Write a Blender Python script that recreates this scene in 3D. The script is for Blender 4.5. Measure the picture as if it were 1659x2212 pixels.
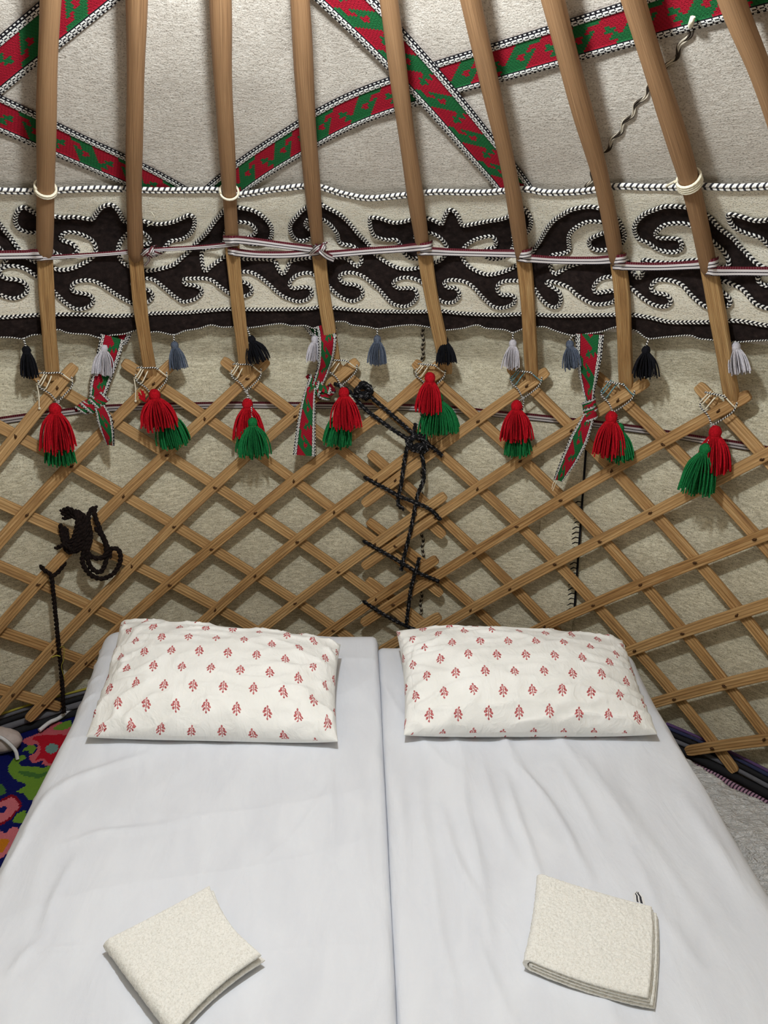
import bpy, bmesh, math, random
import numpy as np
from mathutils import Vector, Matrix, noise
from mathutils.geometry import delaunay_2d_cdt

for o in list(bpy.data.objects):
    bpy.data.objects.remove(o)
scene = bpy.context.scene
COL = scene.collection
random.seed(7)
rng = np.random.default_rng(7)

# ------------------------------------------------------------------ camera
F_PX, CX, CY = 1661.0, 829.5, 1106.0
ZC = 1.60                                   # eye height above the floor
PITCH, ROLL = 0.35058, 0.01813
_F = np.array([0, math.cos(PITCH), -math.sin(PITCH)])
_U0 = np.array([0, math.sin(PITCH), math.cos(PITCH)])
_X0 = np.array([1.0, 0, 0])
_X = math.cos(ROLL) * _X0 + math.sin(ROLL) * _U0
_U = -math.sin(ROLL) * _X0 + math.cos(ROLL) * _U0
EYE = np.array([0, 0, ZC])
cam = bpy.data.cameras.new('camera')
cam.sensor_fit = 'VERTICAL'
cam.sensor_height = 36.0
cam.sensor_width = 27.0
cam.lens = F_PX * 36.0 / 2212.0
cam.clip_start = 0.02
co = bpy.data.objects.new('camera', cam)
m = Matrix([[_X[i], _U[i], -_F[i], EYE[i]] for i in range(3)] + [[0, 0, 0, 1]])
co.matrix_world = m
COL.objects.link(co)
scene.camera = co

# ------------------------------------------------------------------ world, light, exposure
wld = bpy.data.worlds.new('world')
scene.world = wld
wld.use_nodes = True
wld.node_tree.nodes['Background'].inputs[0].default_value = (0.75, 0.85, 1.0, 1)
wld.node_tree.nodes['Background'].inputs[1].default_value = 0.6
YC = np.array([-0.157, 0.8184])             # yurt axis
lamp = bpy.data.lights.new('bulb_light', 'POINT')
lamp.energy = 38
lamp.color = (0.905, 0.965, 1.0)
lamp.shadow_soft_size = 0.05
lo = bpy.data.objects.new('bulb_light', lamp)
lo.location = (-0.13, 1.00, ZC + 0.56)
COL.objects.link(lo)
vs = scene.view_settings
vs.view_transform = 'Standard'
vs.look = 'None'
vs.gamma = 1.0
vs.use_curve_mapping = False
vs.exposure = 0.84

# ------------------------------------------------------------------ helpers: pixels, surfaces
def ray(px, py):
    return (px - CX) / F_PX * _X - (py - CY) / F_PX * _U + _F

def on_plane(px, py, z):
    d = ray(px, py)
    return EYE + d * ((z - EYE[2]) / d[2])

R_WALL = 1.6667
# profile of the frame (radius, height): floor, lattice head, knee of the poles, crown
PROF = [(R_WALL, 0.0), (R_WALL, ZC - 0.41), (1.42, ZC - 0.05),
        (0.30, ZC - 0.05 + 1.12 * math.tan(math.radians(36.5)))]
PROF = [np.array(p) for p in PROF]
_seg = []
for a, b in zip(PROF[:-1], PROF[1:]):
    t = (b - a) / np.linalg.norm(b - a)
    _seg.append((a, b, t, np.array([t[1], -t[0]]), np.linalg.norm(b - a)))
LCUM = [-_seg[0][4], 0.0, _seg[1][4], _seg[1][4] + _seg[2][4]]

def off_verts(d):
    out = []
    for i, p in enumerate(PROF):
        ns = [_seg[j][3] for j in (i - 1, i) if 0 <= j < 3]
        if len(ns) == 1:
            out.append(p + d * ns[0])
        else:
            b = ns[0] + ns[1]
            out.append(p + d * b / (b @ ns[0]))
    return out

def surf(theta, l, d=0.0):
    """point on the yurt shell: angle, length along the profile (0 = lattice heads), offset outwards"""
    V = off_verts(d)
    i = 0 if l <= LCUM[1] else (1 if l <= LCUM[2] else 2)
    f = (l - LCUM[i]) / (LCUM[i + 1] - LCUM[i])
    r, z = V[i] + (V[i + 1] - V[i]) * f
    return np.array([YC[0] + r * math.sin(theta), YC[1] + r * math.cos(theta), z])

def surf_grid(TH, L, D):
    TH = np.asarray(TH, float); L = np.asarray(L, float); D = np.broadcast_to(np.asarray(D, float), L.shape)
    seg = np.where(L <= LCUM[1], 0, np.where(L <= LCUM[2], 1, 2))
    V0 = np.array(off_verts(0.0)); V1 = np.array(off_verts(1.0))
    lc = np.array(LCUM)
    f = (L - lc[seg]) / (lc[seg + 1] - lc[seg])
    A = V0[seg] + (V1[seg] - V0[seg]) * D[..., None]
    B = V0[seg + 1] + (V1[seg + 1] - V0[seg + 1]) * D[..., None]
    rz = A + (B - A) * f[..., None]
    return np.stack([YC[0] + rz[..., 0] * np.sin(TH), YC[1] + rz[..., 0] * np.cos(TH), rz[..., 1]], -1)

def s_normal(theta, l):
    i = 0 if l <= LCUM[1] else (1 if l <= LCUM[2] else 2)
    n = _seg[i][3]
    return np.array([n[0] * math.sin(theta), n[0] * math.cos(theta), n[1]])

def s_up(theta, l):
    i = 0 if l <= LCUM[1] else (1 if l <= LCUM[2] else 2)
    t = _seg[i][2]
    return np.array([t[0] * math.sin(theta), t[0] * math.cos(theta), t[1]])

def hit(px, py, d=0.0):
    """pixel -> (theta, l) where its ray leaves the shell offset by d"""
    v = ray(px, py)
    V = off_verts(d)
    best = None
    for i in range(3):
        n = _seg[i][3]
        k = V[i] @ n
        s, c = n
        e = EYE[:2] - YC
        # s*r + c*z = k ;  r = (k - c z)/s
        a0 = (k - c * EYE[2]) / s; a1 = -c * v[2] / s
        A = v[0] ** 2 + v[1] ** 2 - a1 * a1
        B = 2 * (e @ v[:2]) - 2 * a0 * a1
        C = e @ e - a0 * a0
        disc = B * B - 4 * A * C
        if disc < 0:
            continue
        for t in ((-B + math.sqrt(disc)) / 2 / A, (-B - math.sqrt(disc)) / 2 / A):
            if t > 0.05 and a0 + a1 * t > 0 and (best is None or t < best[0]):
                best = (t, i)
    t, i = best
    P = EYE + v * t
    th = math.atan2(P[0] - YC[0], P[1] - YC[1])
    rz = np.array([math.hypot(P[0] - YC[0], P[1] - YC[1]), P[2]])
    a, b = V[i], V[i + 1]
    f = ((rz - a) @ (b - a)) / ((b - a) @ (b - a))
    return th, LCUM[i] + f * (LCUM[i + 1] - LCUM[i])

def on_surf(px, py, d=0.0):
    return surf(*hit(px, py, d), d)

def on_vplane(px, py, P0):
    """pixel -> point in the vertical plane through P0 that faces the yurt axis"""
    th = math.atan2(P0[0] - YC[0], P0[1] - YC[1])
    n = np.array([math.sin(th), math.cos(th), 0])
    v = ray(px, py)
    t = ((P0 - EYE) @ n) / (v @ n)
    return EYE + v * t

def catmull(P, n=8, closed=False):
    P = [np.asarray(p, float) for p in P]
    out = []
    N = len(P)
    for i in range(N if closed else N - 1):
        if closed:
            p0, p1, p2, p3 = P[i - 1], P[i], P[(i + 1) % N], P[(i + 2) % N]
        else:
            p1, p2 = P[i], P[i + 1]
            p0 = P[i - 1] if i else 2 * p1 - p2
            p3 = P[i + 2] if i + 2 < N else 2 * p2 - p1
        for k in range(n):
            t = k / n
            out.append(0.5 * (2 * p1 + (p2 - p0) * t + (2 * p0 - 5 * p1 + 4 * p2 - p3) * t * t
                              + (3 * p1 - p0 - 3 * p2 + p3) * t ** 3))
    if not closed:
        out.append(P[-1])
    return np.array(out)

def resample(P, step):
    P = np.asarray(P, float)
    seg = np.linalg.norm(np.diff(P, axis=0), axis=1)
    cum = np.concatenate([[0], np.cumsum(seg)])
    n = max(2, int(round(cum[-1] / step)) + 1)
    t = np.linspace(0, cum[-1], n)
    return np.stack([np.interp(t, cum, P[:, k]) for k in range(P.shape[1])], -1)

def unit(v):
    v = np.asarray(v, float)
    return v / (np.linalg.norm(v, axis=-1, keepdims=True) + 1e-12)

def tangents(P):
    T = np.empty_like(P)
    T[1:-1] = P[2:] - P[:-2]
    T[0] = P[1] - P[0]
    T[-1] = P[-1] - P[-2]
    return unit(T)

# ------------------------------------------------------------------ helpers: meshes
class MB:
    def __init__(self):
        self.v = []; self.f = []; self.uv = []; self.n = 0; self.col = []
    def grid(self, P, UV=None, close_v=False, flip=False, cols=None):
        """P (n,m,3) -> quads"""
        P = np.asarray(P, float)
        n, k = P.shape[:2]
        if UV is None:
            UV = np.stack(np.meshgrid(np.linspace(0, 1, n), np.linspace(0, 1, k), indexing='ij'), -1)
        base = self.n
        self.v.append(P.reshape(-1, 3)); self.uv.append(np.asarray(UV, float).reshape(-1, 2))
        idx = base + np.arange(n * k).reshape(n, k)
        a, b, c, d = idx[:-1, :-1], idx[1:, :-1], idx[1:, 1:], idx[:-1, 1:]
        q = np.stack([a, d, c, b] if flip else [a, b, c, d], -1).reshape(-1, 4)
        self.f.extend(q.tolist())
        if cols is not None:
            self.col.append(np.asarray(cols).reshape(-1, 3))
        self.n += n * k
        return self
    def raw(self, V, Fs, UV=None):
        V = np.asarray(V, float)
        self.v.append(V)
        self.uv.append(np.zeros((len(V), 2)) if UV is None else np.asarray(UV, float))
        self.f.extend([tuple(i + self.n for i in f) for f in Fs])
        self.n += len(V)
        return self
    def tube(self, P, r, sides=6, up=None, vflip=False, caps=True, ulen=True):
        P = np.asarray(P, float)
        n = len(P)
        r = np.broadcast_to(np.asarray(r, float), (n,))
        T = tangents(P)
        ref = np.array([0, 0, 1.0]) if up is None else np.asarray(up, float)
        if ref.ndim == 1:
            N = np.empty_like(P)
            a = np.cross(T[0], ref)
            if np.linalg.norm(a) < 1e-3:
                a = np.cross(T[0], [1, 0, 0])
            nrm = unit(np.cross(a, T[0]))
            for i in range(n):
                nrm = unit(nrm - (nrm @ T[i]) * T[i])
                N[i] = nrm
        else:
            N = unit(ref - (ref * T).sum(1, keepdims=True) * T)
        B = np.cross(T, N)
        a = np.linspace(0, 2 * math.pi, sides + 1)
        G = P[:, None] + r[:, None, None] * (np.cos(a)[None, :, None] * N[:, None] + np.sin(a)[None, :, None] * B[:, None])
        L = np.concatenate([[0], np.cumsum(np.linalg.norm(np.diff(P, axis=0), axis=1))])
        vv = np.linspace(0, 1, sides + 1)
        if vflip:
            vv = 1 - vv
        UV = np.stack(np.broadcast_arrays(L[:, None], vv[None]), -1)
        self.grid(G, UV)
        if caps:
            for i, s in ((0, 1), (n - 1, -1)):
                ring = G[i, :-1]
                self.raw(ring, [tuple(range(sides))[::s]], np.tile([L[i], 0.5], (sides, 1)))
        return self
    def sweep(self, P, N, prof, widths=None, uscale=1.0, caps=True):
        """sweep a closed profile [(side, out)] along P with frame normal N"""
        P = np.asarray(P, float); n = len(P)
        T = tangents(P)
        N = unit(N - (N * T).sum(1, keepdims=True) * T)
        S = np.cross(T, N)
        pr = np.asarray(prof, float)
        prc = np.vstack([pr, pr[:1]])
        w = np.ones(n) if widths is None else np.asarray(widths, float)
        G = P[:, None] + (prc[None, :, 0, None] * w[:, None, None]) * S[:, None] + prc[None, :, 1, None] * N[:, None]
        L = np.concatenate([[0], np.cumsum(np.linalg.norm(np.diff(P, axis=0), axis=1))]) * uscale
        per = np.concatenate([[0], np.cumsum(np.linalg.norm(np.diff(prc, axis=0), axis=1))])
        UV = np.stack(np.broadcast_arrays(L[:, None], per[None]), -1)
        self.grid(G, UV)
        if caps:
            k = len(pr)
            for i, s in ((0, 1), (n - 1, -1)):
                self.raw(G[i, :-1], [tuple(range(k))[::s]], np.tile([L[i], 0.1], (k, 1)))
        return self
    def blob(self, c, rad, seg=8, rings=6, jit=0.0, axes=None):
        c = np.asarray(c, float)
        u = np.linspace(0, 2 * math.pi, seg + 1); w = np.linspace(0, math.pi, rings + 1)
        D = np.stack([np.outer(np.sin(w), np.cos(u)), np.outer(np.sin(w), np.sin(u)), np.outer(np.cos(w), np.ones_like(u))], -1)
        rr = np.asarray(rad, float)
        if jit:
            J = 1 + jit * rng.standard_normal(D.shape[:2])
            J[:, -1] = J[:, 0]; J[0] = J[0, 0]; J[-1] = J[-1, 0]
            D = D * J[..., None]
        D = D * rr
        if axes is not None:
            D = D @ np.asarray(axes)
        self.grid(c + D, np.stack(np.broadcast_arrays(w[:, None] * 0.02, u[None] / 6.283), -1))
        return self
    def build(self, name, mat, parent=None, smooth=True, rel=True):
        V = np.vstack(self.v)
        org = np.zeros(3)
        me = bpy.data.meshes.new(name)
        if parent is not None:
            org = np.array(parent.get('_org', (0, 0, 0)))
        me.from_pydata((V - org).tolist(), [], self.f)
        UV = np.vstack(self.uv)
        ul = me.uv_layers.new(name='UVMap')
        li = np.empty(len(me.loops), dtype=np.int32)
        me.loops.foreach_get('vertex_index', li)
        ul.data.foreach_set('uv', UV[li].ravel())
        if self.col:
            C = np.vstack(self.col)
            at = me.color_attributes.new('Col', 'FLOAT_COLOR', 'CORNER')
            lc = np.repeat(C, 4, axis=0)
            lc = np.hstack([lc, np.ones((len(lc), 1))])
            if len(lc) == len(me.loops):
                at.data.foreach_set('color', lc.ravel())
            else:
                full = np.zeros((len(me.loops), 4)); full[:] = lc[-1]; full[:len(lc)] = lc
                at.data.foreach_set('color', full.ravel())
        for mt in (mat if isinstance(mat, (list, tuple)) else [mat]):
            me.materials.append(mt)
        if smooth:
            me.polygons.foreach_set('use_smooth', [True] * len(me.polygons))
        me.update()
        o = bpy.data.objects.new(name, me)
        COL.objects.link(o)
        if parent is not None:
            o.parent = parent
        return o

def tag(o, label, cat, group=None, kind=None):
    if label: o['label'] = label
    if cat: o['category'] = cat
    if group: o['group'] = group
    if kind: o['kind'] = kind
    return o

def thing(name, loc, label=None, cat=None, group=None, kind=None):
    o = bpy.data.objects.new(name, None)
    o.empty_display_size = 0.05
    o.location = tuple(float(x) for x in loc)
    o['_org'] = [float(x) for x in loc]
    COL.objects.link(o)
    return tag(o, label, cat, group, kind)

def inst(src, parent, loc, rot=None, name=None):
    c = src.copy()
    COL.objects.link(c)
    c.parent = parent
    c.location = loc
    if rot is not None:
        c.rotation_euler = rot
    return c

# ------------------------------------------------------------------ helpers: materials
def srgb(r, g, b):
    f = lambda c: (c / 255 / 12.92) if c / 255 <= 0.04045 else ((c / 255 + 0.055) / 1.055) ** 2.4
    return (f(r), f(g), f(b), 1.0)

class NT:
    def __init__(self, name, rough=0.85, spec=0.3):
        self.m = bpy.data.materials.new(name)
        self.m.use_nodes = True
        self.t = self.m.node_tree
        self.p = self.t.nodes['Principled BSDF']
        self.p.inputs['Roughness'].default_value = rough
        self.p.inputs['Specular IOR Level'].default_value = spec
    def n(self, kind, **kw):
        nd = self.t.nodes.new(kind)
        for k, v in kw.items():
            if k.startswith('i_'):
                nd.inputs[k[2:].replace('_', ' ')].default_value = v
            else:
                setattr(nd, k, v)
        return nd
    def l(self, a, b):
        self.t.links.new(a, b)
    def val(self, x):
        return x
    def math(self, op, a, b=None, c=None):
        nd = self.t.nodes.new('ShaderNodeMath'); nd.operation = op
        for i, x in enumerate((a, b, c)):
            if x is None: continue
            if isinstance(x, (int, float)): nd.inputs[i].default_value = x
            else: self.l(x, nd.inputs[i])
        return nd.outputs[0]
    def mix(self, fac, a, b, mode='MIX'):
        nd = self.t.nodes.new('ShaderNodeMix'); nd.data_type = 'RGBA'; nd.blend_type = mode
        for s, x in ((nd.inputs[0], fac), (nd.inputs[6], a), (nd.inputs[7], b)):
            if isinstance(x, (int, float)): s.default_value = x
            elif isinstance(x, tuple): s.default_value = x
            else: self.l(x, s)
        return nd.outputs[2]
    def ramp(self, fac, stops):
        nd = self.t.nodes.new('ShaderNodeValToRGB')
        e = nd.color_ramp.elements
        while len(e) < len(stops): e.new(0.5)
        for el, (p, c) in zip(e, stops):
            el.position = p; el.color = c
        self.l(fac, nd.inputs[0])
        return nd.outputs[0]
    def uv(self):
        nd = self.t.nodes.new('ShaderNodeUVMap'); nd.uv_map = 'UVMap'
        return nd.outputs[0]
    def obj(self):
        return self.t.nodes.new('ShaderNodeTexCoord').outputs['Object']
    def mapping(self, vec, scale, loc=None):
        nd = self.t.nodes.new('ShaderNodeMapping')
        nd.inputs['Scale'].default_value = scale
        self.l(vec, nd.inputs['Vector'])
        if loc is not None: self.l(loc, nd.inputs['Location'])
        return nd.outputs[0]
    def noise(self, vec, scale, detail=3.0, rough=0.55, dist=0.0):
        nd = self.t.nodes.new('ShaderNodeTexNoise')
        nd.inputs['Scale'].default_value = scale; nd.inputs['Detail'].default_value = detail
        nd.inputs['Roughness'].default_value = rough; nd.inputs['Distortion'].default_value = dist
        self.l(vec, nd.inputs['Vector'])
        return nd.outputs[0]
    def bump(self, h, strength=0.3, dist=0.004):
        nd = self.t.nodes.new('ShaderNodeBump')
        nd.inputs['Strength'].default_value = strength; nd.inputs['Distance'].default_value = dist
        self.l(h, nd.inputs['Height'])
        self.l(nd.outputs[0], self.p.inputs['Normal'])
    def color(self, c):
        if isinstance(c, tuple): self.p.inputs['Base Color'].default_value = c
        else: self.l(c, self.p.inputs['Base Color'])
        return self

def mat_wood(name, dark, mid, light, seed, sp=0.0, amt=0.0):
    k = NT(name, 0.6, 0.3)
    ob = k.n('ShaderNodeObjectInfo')
    rnd = k.math('MULTIPLY', ob.outputs['Random'], 37.0)
    cmb = k.n('ShaderNodeCombineXYZ')
    k.l(rnd, cmb.inputs[0]); k.l(rnd, cmb.inputs[1]); cmb.inputs[2].default_value = seed
    v = k.mapping(k.uv(), (6, 90, 1), cmb.outputs[0])
    n1 = k.noise(v, 1.0, 4, 0.6, 0.4)
    v2 = k.mapping(k.uv(), (3, 9, 1), cmb.outputs[0])
    n2 = k.noise(v2, 2.0, 3)
    v3 = k.mapping(k.uv(), (20, 420, 1), cmb.outputs[0])
    n3 = k.noise(v3, 1.0, 2)
    c = k.ramp(n1, [(0.3, dark), (0.5, mid), (0.72, light)])
    c = k.mix(k.math('MULTIPLY', n2, 0.45), c, dark)
    c = k.mix(k.math('MULTIPLY', ob.outputs['Random'], 0.35), c, light)
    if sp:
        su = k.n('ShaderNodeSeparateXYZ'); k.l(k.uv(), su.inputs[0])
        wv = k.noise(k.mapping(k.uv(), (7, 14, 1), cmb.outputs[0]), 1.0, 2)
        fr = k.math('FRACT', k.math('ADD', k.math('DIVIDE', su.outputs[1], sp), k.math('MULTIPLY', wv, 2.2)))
        ln = k.math('LESS_THAN', fr, 0.26)  # dark lengthwise lines: grain, and painted shade so the carved grooves show
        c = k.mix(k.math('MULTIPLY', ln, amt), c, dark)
    k.color(c)
    k.bump(k.math('ADD', n1, k.math('MULTIPLY', n3, 0.6)), 0.25, 0.002)
    return k.m

M = {}
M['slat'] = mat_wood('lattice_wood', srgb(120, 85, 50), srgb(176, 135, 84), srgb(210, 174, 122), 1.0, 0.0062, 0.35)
M['shaft'] = mat_wood('pole_wood', srgb(98, 70, 47), srgb(148, 111, 77), srgb(182, 145, 106), 5.0)
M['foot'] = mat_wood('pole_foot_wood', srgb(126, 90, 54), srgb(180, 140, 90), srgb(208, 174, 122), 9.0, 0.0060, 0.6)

def mat_felt(name, base, dark, light, line_scale, bump=0.5, lines=0.5, cloud=0.25):
    k = NT(name, 0.95, 0.1)
    uv = k.uv()
    cl = k.noise(k.mapping(uv, (1, 1, 1)), 5.0, 4)
    fib = k.noise(k.mapping(uv, (70, 150, 1)), 1.0, 5, 0.7, 0.6)
    ln = k.noise(k.mapping(uv, (28, line_scale, 1)), 1.0, 4, 0.65, 0.8)
    speck = k.noise(k.mapping(uv, (260, 260, 1)), 1.0, 2, 0.6)
    fleck = k.noise(k.mapping(uv, (60, 110, 1)), 1.0, 3, 0.7, 2.5)
    c = k.ramp(fib, [(0.25, dark), (0.5, base), (0.75, light)])
    c = k.mix(k.math('MULTIPLY', k.ramp(ln, [(0.42, (1, 1, 1, 1)), (0.55, (0, 0, 0, 1))]), lines), c, dark)
    c = k.mix(k.math('MULTIPLY', k.ramp(cl, [(0.35, (1, 1, 1, 1)), (0.65, (0, 0, 0, 1))]), cloud), c, dark)
    c = k.mix(k.math('MULTIPLY', k.ramp(speck, [(0.34, (1, 1, 1, 1)), (0.46, (0, 0, 0, 1))]), 0.5), c, srgb(84, 76, 62))
    c = k.mix(k.math('MULTIPLY', k.ramp(fleck, [(0.30, (1, 1, 1, 1)), (0.37, (0, 0, 0, 1))]), 0.7), c, srgb(78, 68, 54))
    k.color(c)
    h = k.math('ADD', k.math('MULTIPLY', ln, 0.5), k.math('ADD', fib, k.math('MULTIPLY', speck, 0.7)))
    k.bump(h, bump, 0.005)
    return k.m
M['felt_roof'] = mat_felt('roof_felt', srgb(210, 202, 190), srgb(174, 164, 152), srgb(232, 226, 216), 40, 0.4, 0.12, 0.35)
M['felt_wall'] = mat_felt('wall_felt', srgb(226, 219, 194), srgb(164, 155, 130), srgb(244, 239, 218), 120, 0.5, 0.42, 0.2)
M['felt_cream'] = mat_felt('cream_felt', srgb(244, 238, 220), srgb(224, 214, 192), srgb(250, 247, 236), 40, 0.5, 0.25, 0.25)
k = NT('brown_felt', 0.95, 0.1)
nb = k.noise(k.obj(), 60, 4, 0.7)
k.color(k.ramp(nb, [(0.3, srgb(24, 19, 18)), (0.6, srgb(44, 35, 33)), (0.8, srgb(66, 56, 52))]))
k.bump(nb, 0.4, 0.003)
M['felt_brown'] = k.m

def mat_cord(name, pitch, ca, cb, frac=0.52):
    k = NT(name, 0.85, 0.2)
    s = k.n('ShaderNodeSeparateXYZ'); k.l(k.uv(), s.inputs[0])
    ph = k.math('ADD', k.math('DIVIDE', s.outputs[0], pitch), s.outputs[1])
    fr = k.math('FRACT', ph)
    msk = k.math('LESS_THAN', fr, frac)
    c = k.mix(msk, cb, ca)
    k.color(c)
    k.bump(k.math('ABSOLUTE', k.math('SUBTRACT', k.math('FRACT', k.math('MULTIPLY', ph, 2.0)), 0.5)), 0.6, 0.003)
    return k.m
WHITE_Y, BLACK_Y = srgb(236, 233, 226), srgb(22, 20, 24)
M['cord'] = mat_cord('twisted_edge_cord', 0.0110, WHITE_Y, BLACK_Y, 0.47)
M['cord_top'] = mat_cord('twisted_top_rope', 0.0135, WHITE_Y, srgb(60, 60, 66), 0.62)
M['cord_thin'] = mat_cord('thin_black_white_cord', 0.007, WHITE_Y, BLACK_Y, 0.5)
M['seam'] = mat_cord('seam_cord', 0.02, srgb(178, 168, 148), srgb(50, 44, 38), 0.4)
M['seam_roof'] = mat_cord('roof_seam_cord', 0.05, srgb(190, 180, 162), srgb(60, 52, 44), 0.5)

def mat_yarn(name, a, b, rough=0.9):
    k = NT(name, rough, 0.15)
    n1 = k.noise(k.obj(), 240, 3, 0.6)
    k.color(k.ramp(n1, [(0.3, a), (0.7, b)]))
    k.bump(n1, 0.4, 0.002)
    return k.m
M['yarn_red'] = mat_yarn('red_yarn', srgb(142, 8, 20), srgb(192, 18, 34))
M['yarn_green'] = mat_yarn('green_yarn', srgb(14, 84, 44), srgb(30, 124, 66))
M['yarn_black'] = mat_yarn('black_yarn', srgb(10, 10, 14), srgb(26, 26, 32))
M['yarn_slate'] = mat_yarn('slate_yarn', srgb(66, 74, 88), srgb(98, 106, 122))
M['yarn_silver'] = mat_yarn('silver_yarn', srgb(168, 164, 170), srgb(208, 204, 210))
M['rope'] = mat_cord('black_hair_rope', 0.021, srgb(20, 20, 22), srgb(96, 94, 96), 0.84)
M['rope_brown'] = mat_yarn('brown_hair_rope', srgb(12, 9, 9), srgb(38, 27, 24))
M['cream_cord'] = mat_yarn('cream_cotton_cord', srgb(222, 212, 184), srgb(242, 236, 216))
M['teal_cord'] = mat_yarn('teal_cord', srgb(84, 124, 130), srgb(128, 164, 166))
M['leather'] = mat_yarn('leather_knot', srgb(48, 31, 18), srgb(92, 62, 36), 0.6)

k = NT('woven_colour', 0.9, 0.15)
at = k.n('ShaderNodeAttribute', attribute_name='Col')
nw = k.noise(k.mapping(k.uv(), (420, 420, 1)), 1.0, 2, 0.6)
k.color(k.mix(k.math('MULTIPLY', nw, 0.3), at.outputs['Color'], (0.01, 0.01, 0.01, 1)))
k.bump(nw, 0.6, 0.003)
M['woven'] = k.m
k = NT('pile_colour', 0.95, 0.1)
at = k.n('ShaderNodeAttribute', attribute_name='Col')
nw = k.noise(k.obj(), 380, 2, 0.6)
k.color(k.mix(k.math('MULTIPLY', nw, 0.35), at.outputs['Color'], (0.01, 0.01, 0.02, 1)))
k.bump(nw, 0.9, 0.006)
M['pile'] = k.m

def mat_stripes(name, stops, period=None):
    """stripes across v (0..1)"""
    k = NT(name, 0.85, 0.2)
    s = k.n('ShaderNodeSeparateXYZ'); k.l(k.uv(), s.inputs[0])
    nd = k.t.nodes.new('ShaderNodeValToRGB'); nd.color_ramp.interpolation = 'CONSTANT'
    e = nd.color_ramp.elements
    while len(e) < len(stops): e.new(0.5)
    for el, (p, c) in zip(e, stops): el.position = p; el.color = c
    k.l(s.outputs[1], nd.inputs[0])
    dash = k.math('LESS_THAN', k.math('FRACT', k.math('DIVIDE', s.outputs[0], 0.006)), 0.35)
    c = k.mix(k.math('MULTIPLY', dash, 0.10), nd.outputs[0], srgb(200, 190, 190))
    k.color(c)
    wv = k.noise(k.mapping(k.uv(), (500, 30, 1)), 1.0, 2)
    k.bump(wv, 0.4, 0.002)
    return k.m
RIB_R, RIB_W, RIB_K = srgb(110, 20, 38), srgb(228, 222, 222), srgb(40, 34, 42)
M['ribbon'] = mat_stripes('striped_ribbon', [(0.0, RIB_K), (0.09, RIB_W), (0.33, RIB_K), (0.45, RIB_W), (0.72, RIB_R), (0.86, RIB_K), (0.9, RIB_R), (1.0, RIB_R)])

# bed linen
k = NT('white_sheet', 0.85, 0.2)
w1 = k.noise(k.mapping(k.uv(), (700, 700, 1)), 1.0, 2)
w2 = k.noise(k.mapping(k.uv(), (14, 5, 1)), 1.0, 4, 0.5, 0.6)
w3 = k.noise(k.mapping(k.uv(), (45, 25, 1)), 1.0, 3, 0.5, 0.4)
k.color(k.ramp(w2, [(0.3, srgb(213, 216, 223)), (0.7, srgb(221, 224, 230))]))
k.bump(k.math('ADD', k.math('MULTIPLY', w1, 0.05), k.math('ADD', w2, k.math('MULTIPLY', w3, 0.25))), 0.35, 0.012)
M['sheet'] = k.m
k = NT('terry', 0.98, 0.05)
t1 = k.noise(k.obj(), 330, 3, 0.65, 0.8)
t2 = k.noise(k.obj(), 25, 3)
k.color(k.mix(k.math('MULTIPLY', t2, 0.25), k.ramp(t1, [(0.3, srgb(208, 205, 196)), (0.55, srgb(238, 237, 231))]), srgb(222, 219, 210)))
k.bump(t1, 0.5, 0.003)
M['terry'] = k.m

def mat_pillow():
    k = NT('floral_pillowcase', 0.85, 0.15)
    uvn = k.uv()
    # gentle warp of the print with the cloth
    s = k.n('ShaderNodeSeparateXYZ'); k.l(uvn, s.inputs[0])
    x, y = s.outputs[0], s.outputs[1]
    CW, RH = 0.076, 0.060
    row = k.math('FLOOR', k.math('DIVIDE', y, RH))
    sh = k.math('MULTIPLY', k.math('MODULO', k.math('ABSOLUTE', row), 2.0), 0.5)
    fx = k.math('MULTIPLY', k.math('SUBTRACT', k.math('FRACT', k.math('ADD', k.math('DIVIDE', x, CW), sh)), 0.5), CW)
    fy = k.math('MULTIPLY', k.math('SUBTRACT', k.math('FRACT', k.math('DIVIDE', y, RH)), 0.5), RH)
    ax = k.math('ABSOLUTE', fx)
    def ell(px, cx, cy, ang, rx, ry):
        dx = k.math('SUBTRACT', px, cx); dy = k.math('SUBTRACT', fy, cy)
        c, sn = math.cos(ang), math.sin(ang)
        u = k.math('DIVIDE', k.math('ADD', k.math('MULTIPLY', dx, c), k.math('MULTIPLY', dy, sn)), rx)
        v = k.math('DIVIDE', k.math('SUBTRACT', k.math('MULTIPLY', dy, c), k.math('MULTIPLY', dx, sn)), ry)
        r = k.math('ADD', k.math('MULTIPLY', u, u), k.math('MULTIPLY', v, v))
        return k.math('LESS_THAN', r, 1.0)
    pairs = [ell(ax, 0.0050, 0.0085, -0.9, 0.0042, 0.0024), ell(ax, 0.0070, 0.0012, -0.75, 0.0058, 0.0030),
             ell(ax, 0.0058, -0.0068, -0.95, 0.0050, 0.0027)]
    mid = [ell(fx, 0.0, 0.0150, 0.0, 0.0024, 0.0036), ell(fx, 0.0, -0.0150, 0.0, 0.0024, 0.0032), ell(fx, 0.0, 0.0, 0.0, 0.0014, 0.0130)]
    mk = pairs[0]
    for q in pairs[1:] + mid: mk = k.math('MAXIMUM', mk, q)
    tone = k.noise(uvn, 260, 2)
    red = k.ramp(tone, [(0.35, srgb(152, 56, 62)), (0.62, srgb(208, 128, 128))])
    bg = k.noise(uvn, 8, 3)
    base = k.ramp(bg, [(0.35, srgb(234, 234, 230)), (0.65, srgb(243, 243, 240))])
    k.color(k.mix(mk, base, red))
    w = k.noise(k.mapping(uvn, (22, 14, 1)), 1.0, 4, 0.55, 1.2)
    k.bump(w, 0.45, 0.012)
    return k.m
M['pillow'] = mat_pillow()

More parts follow.
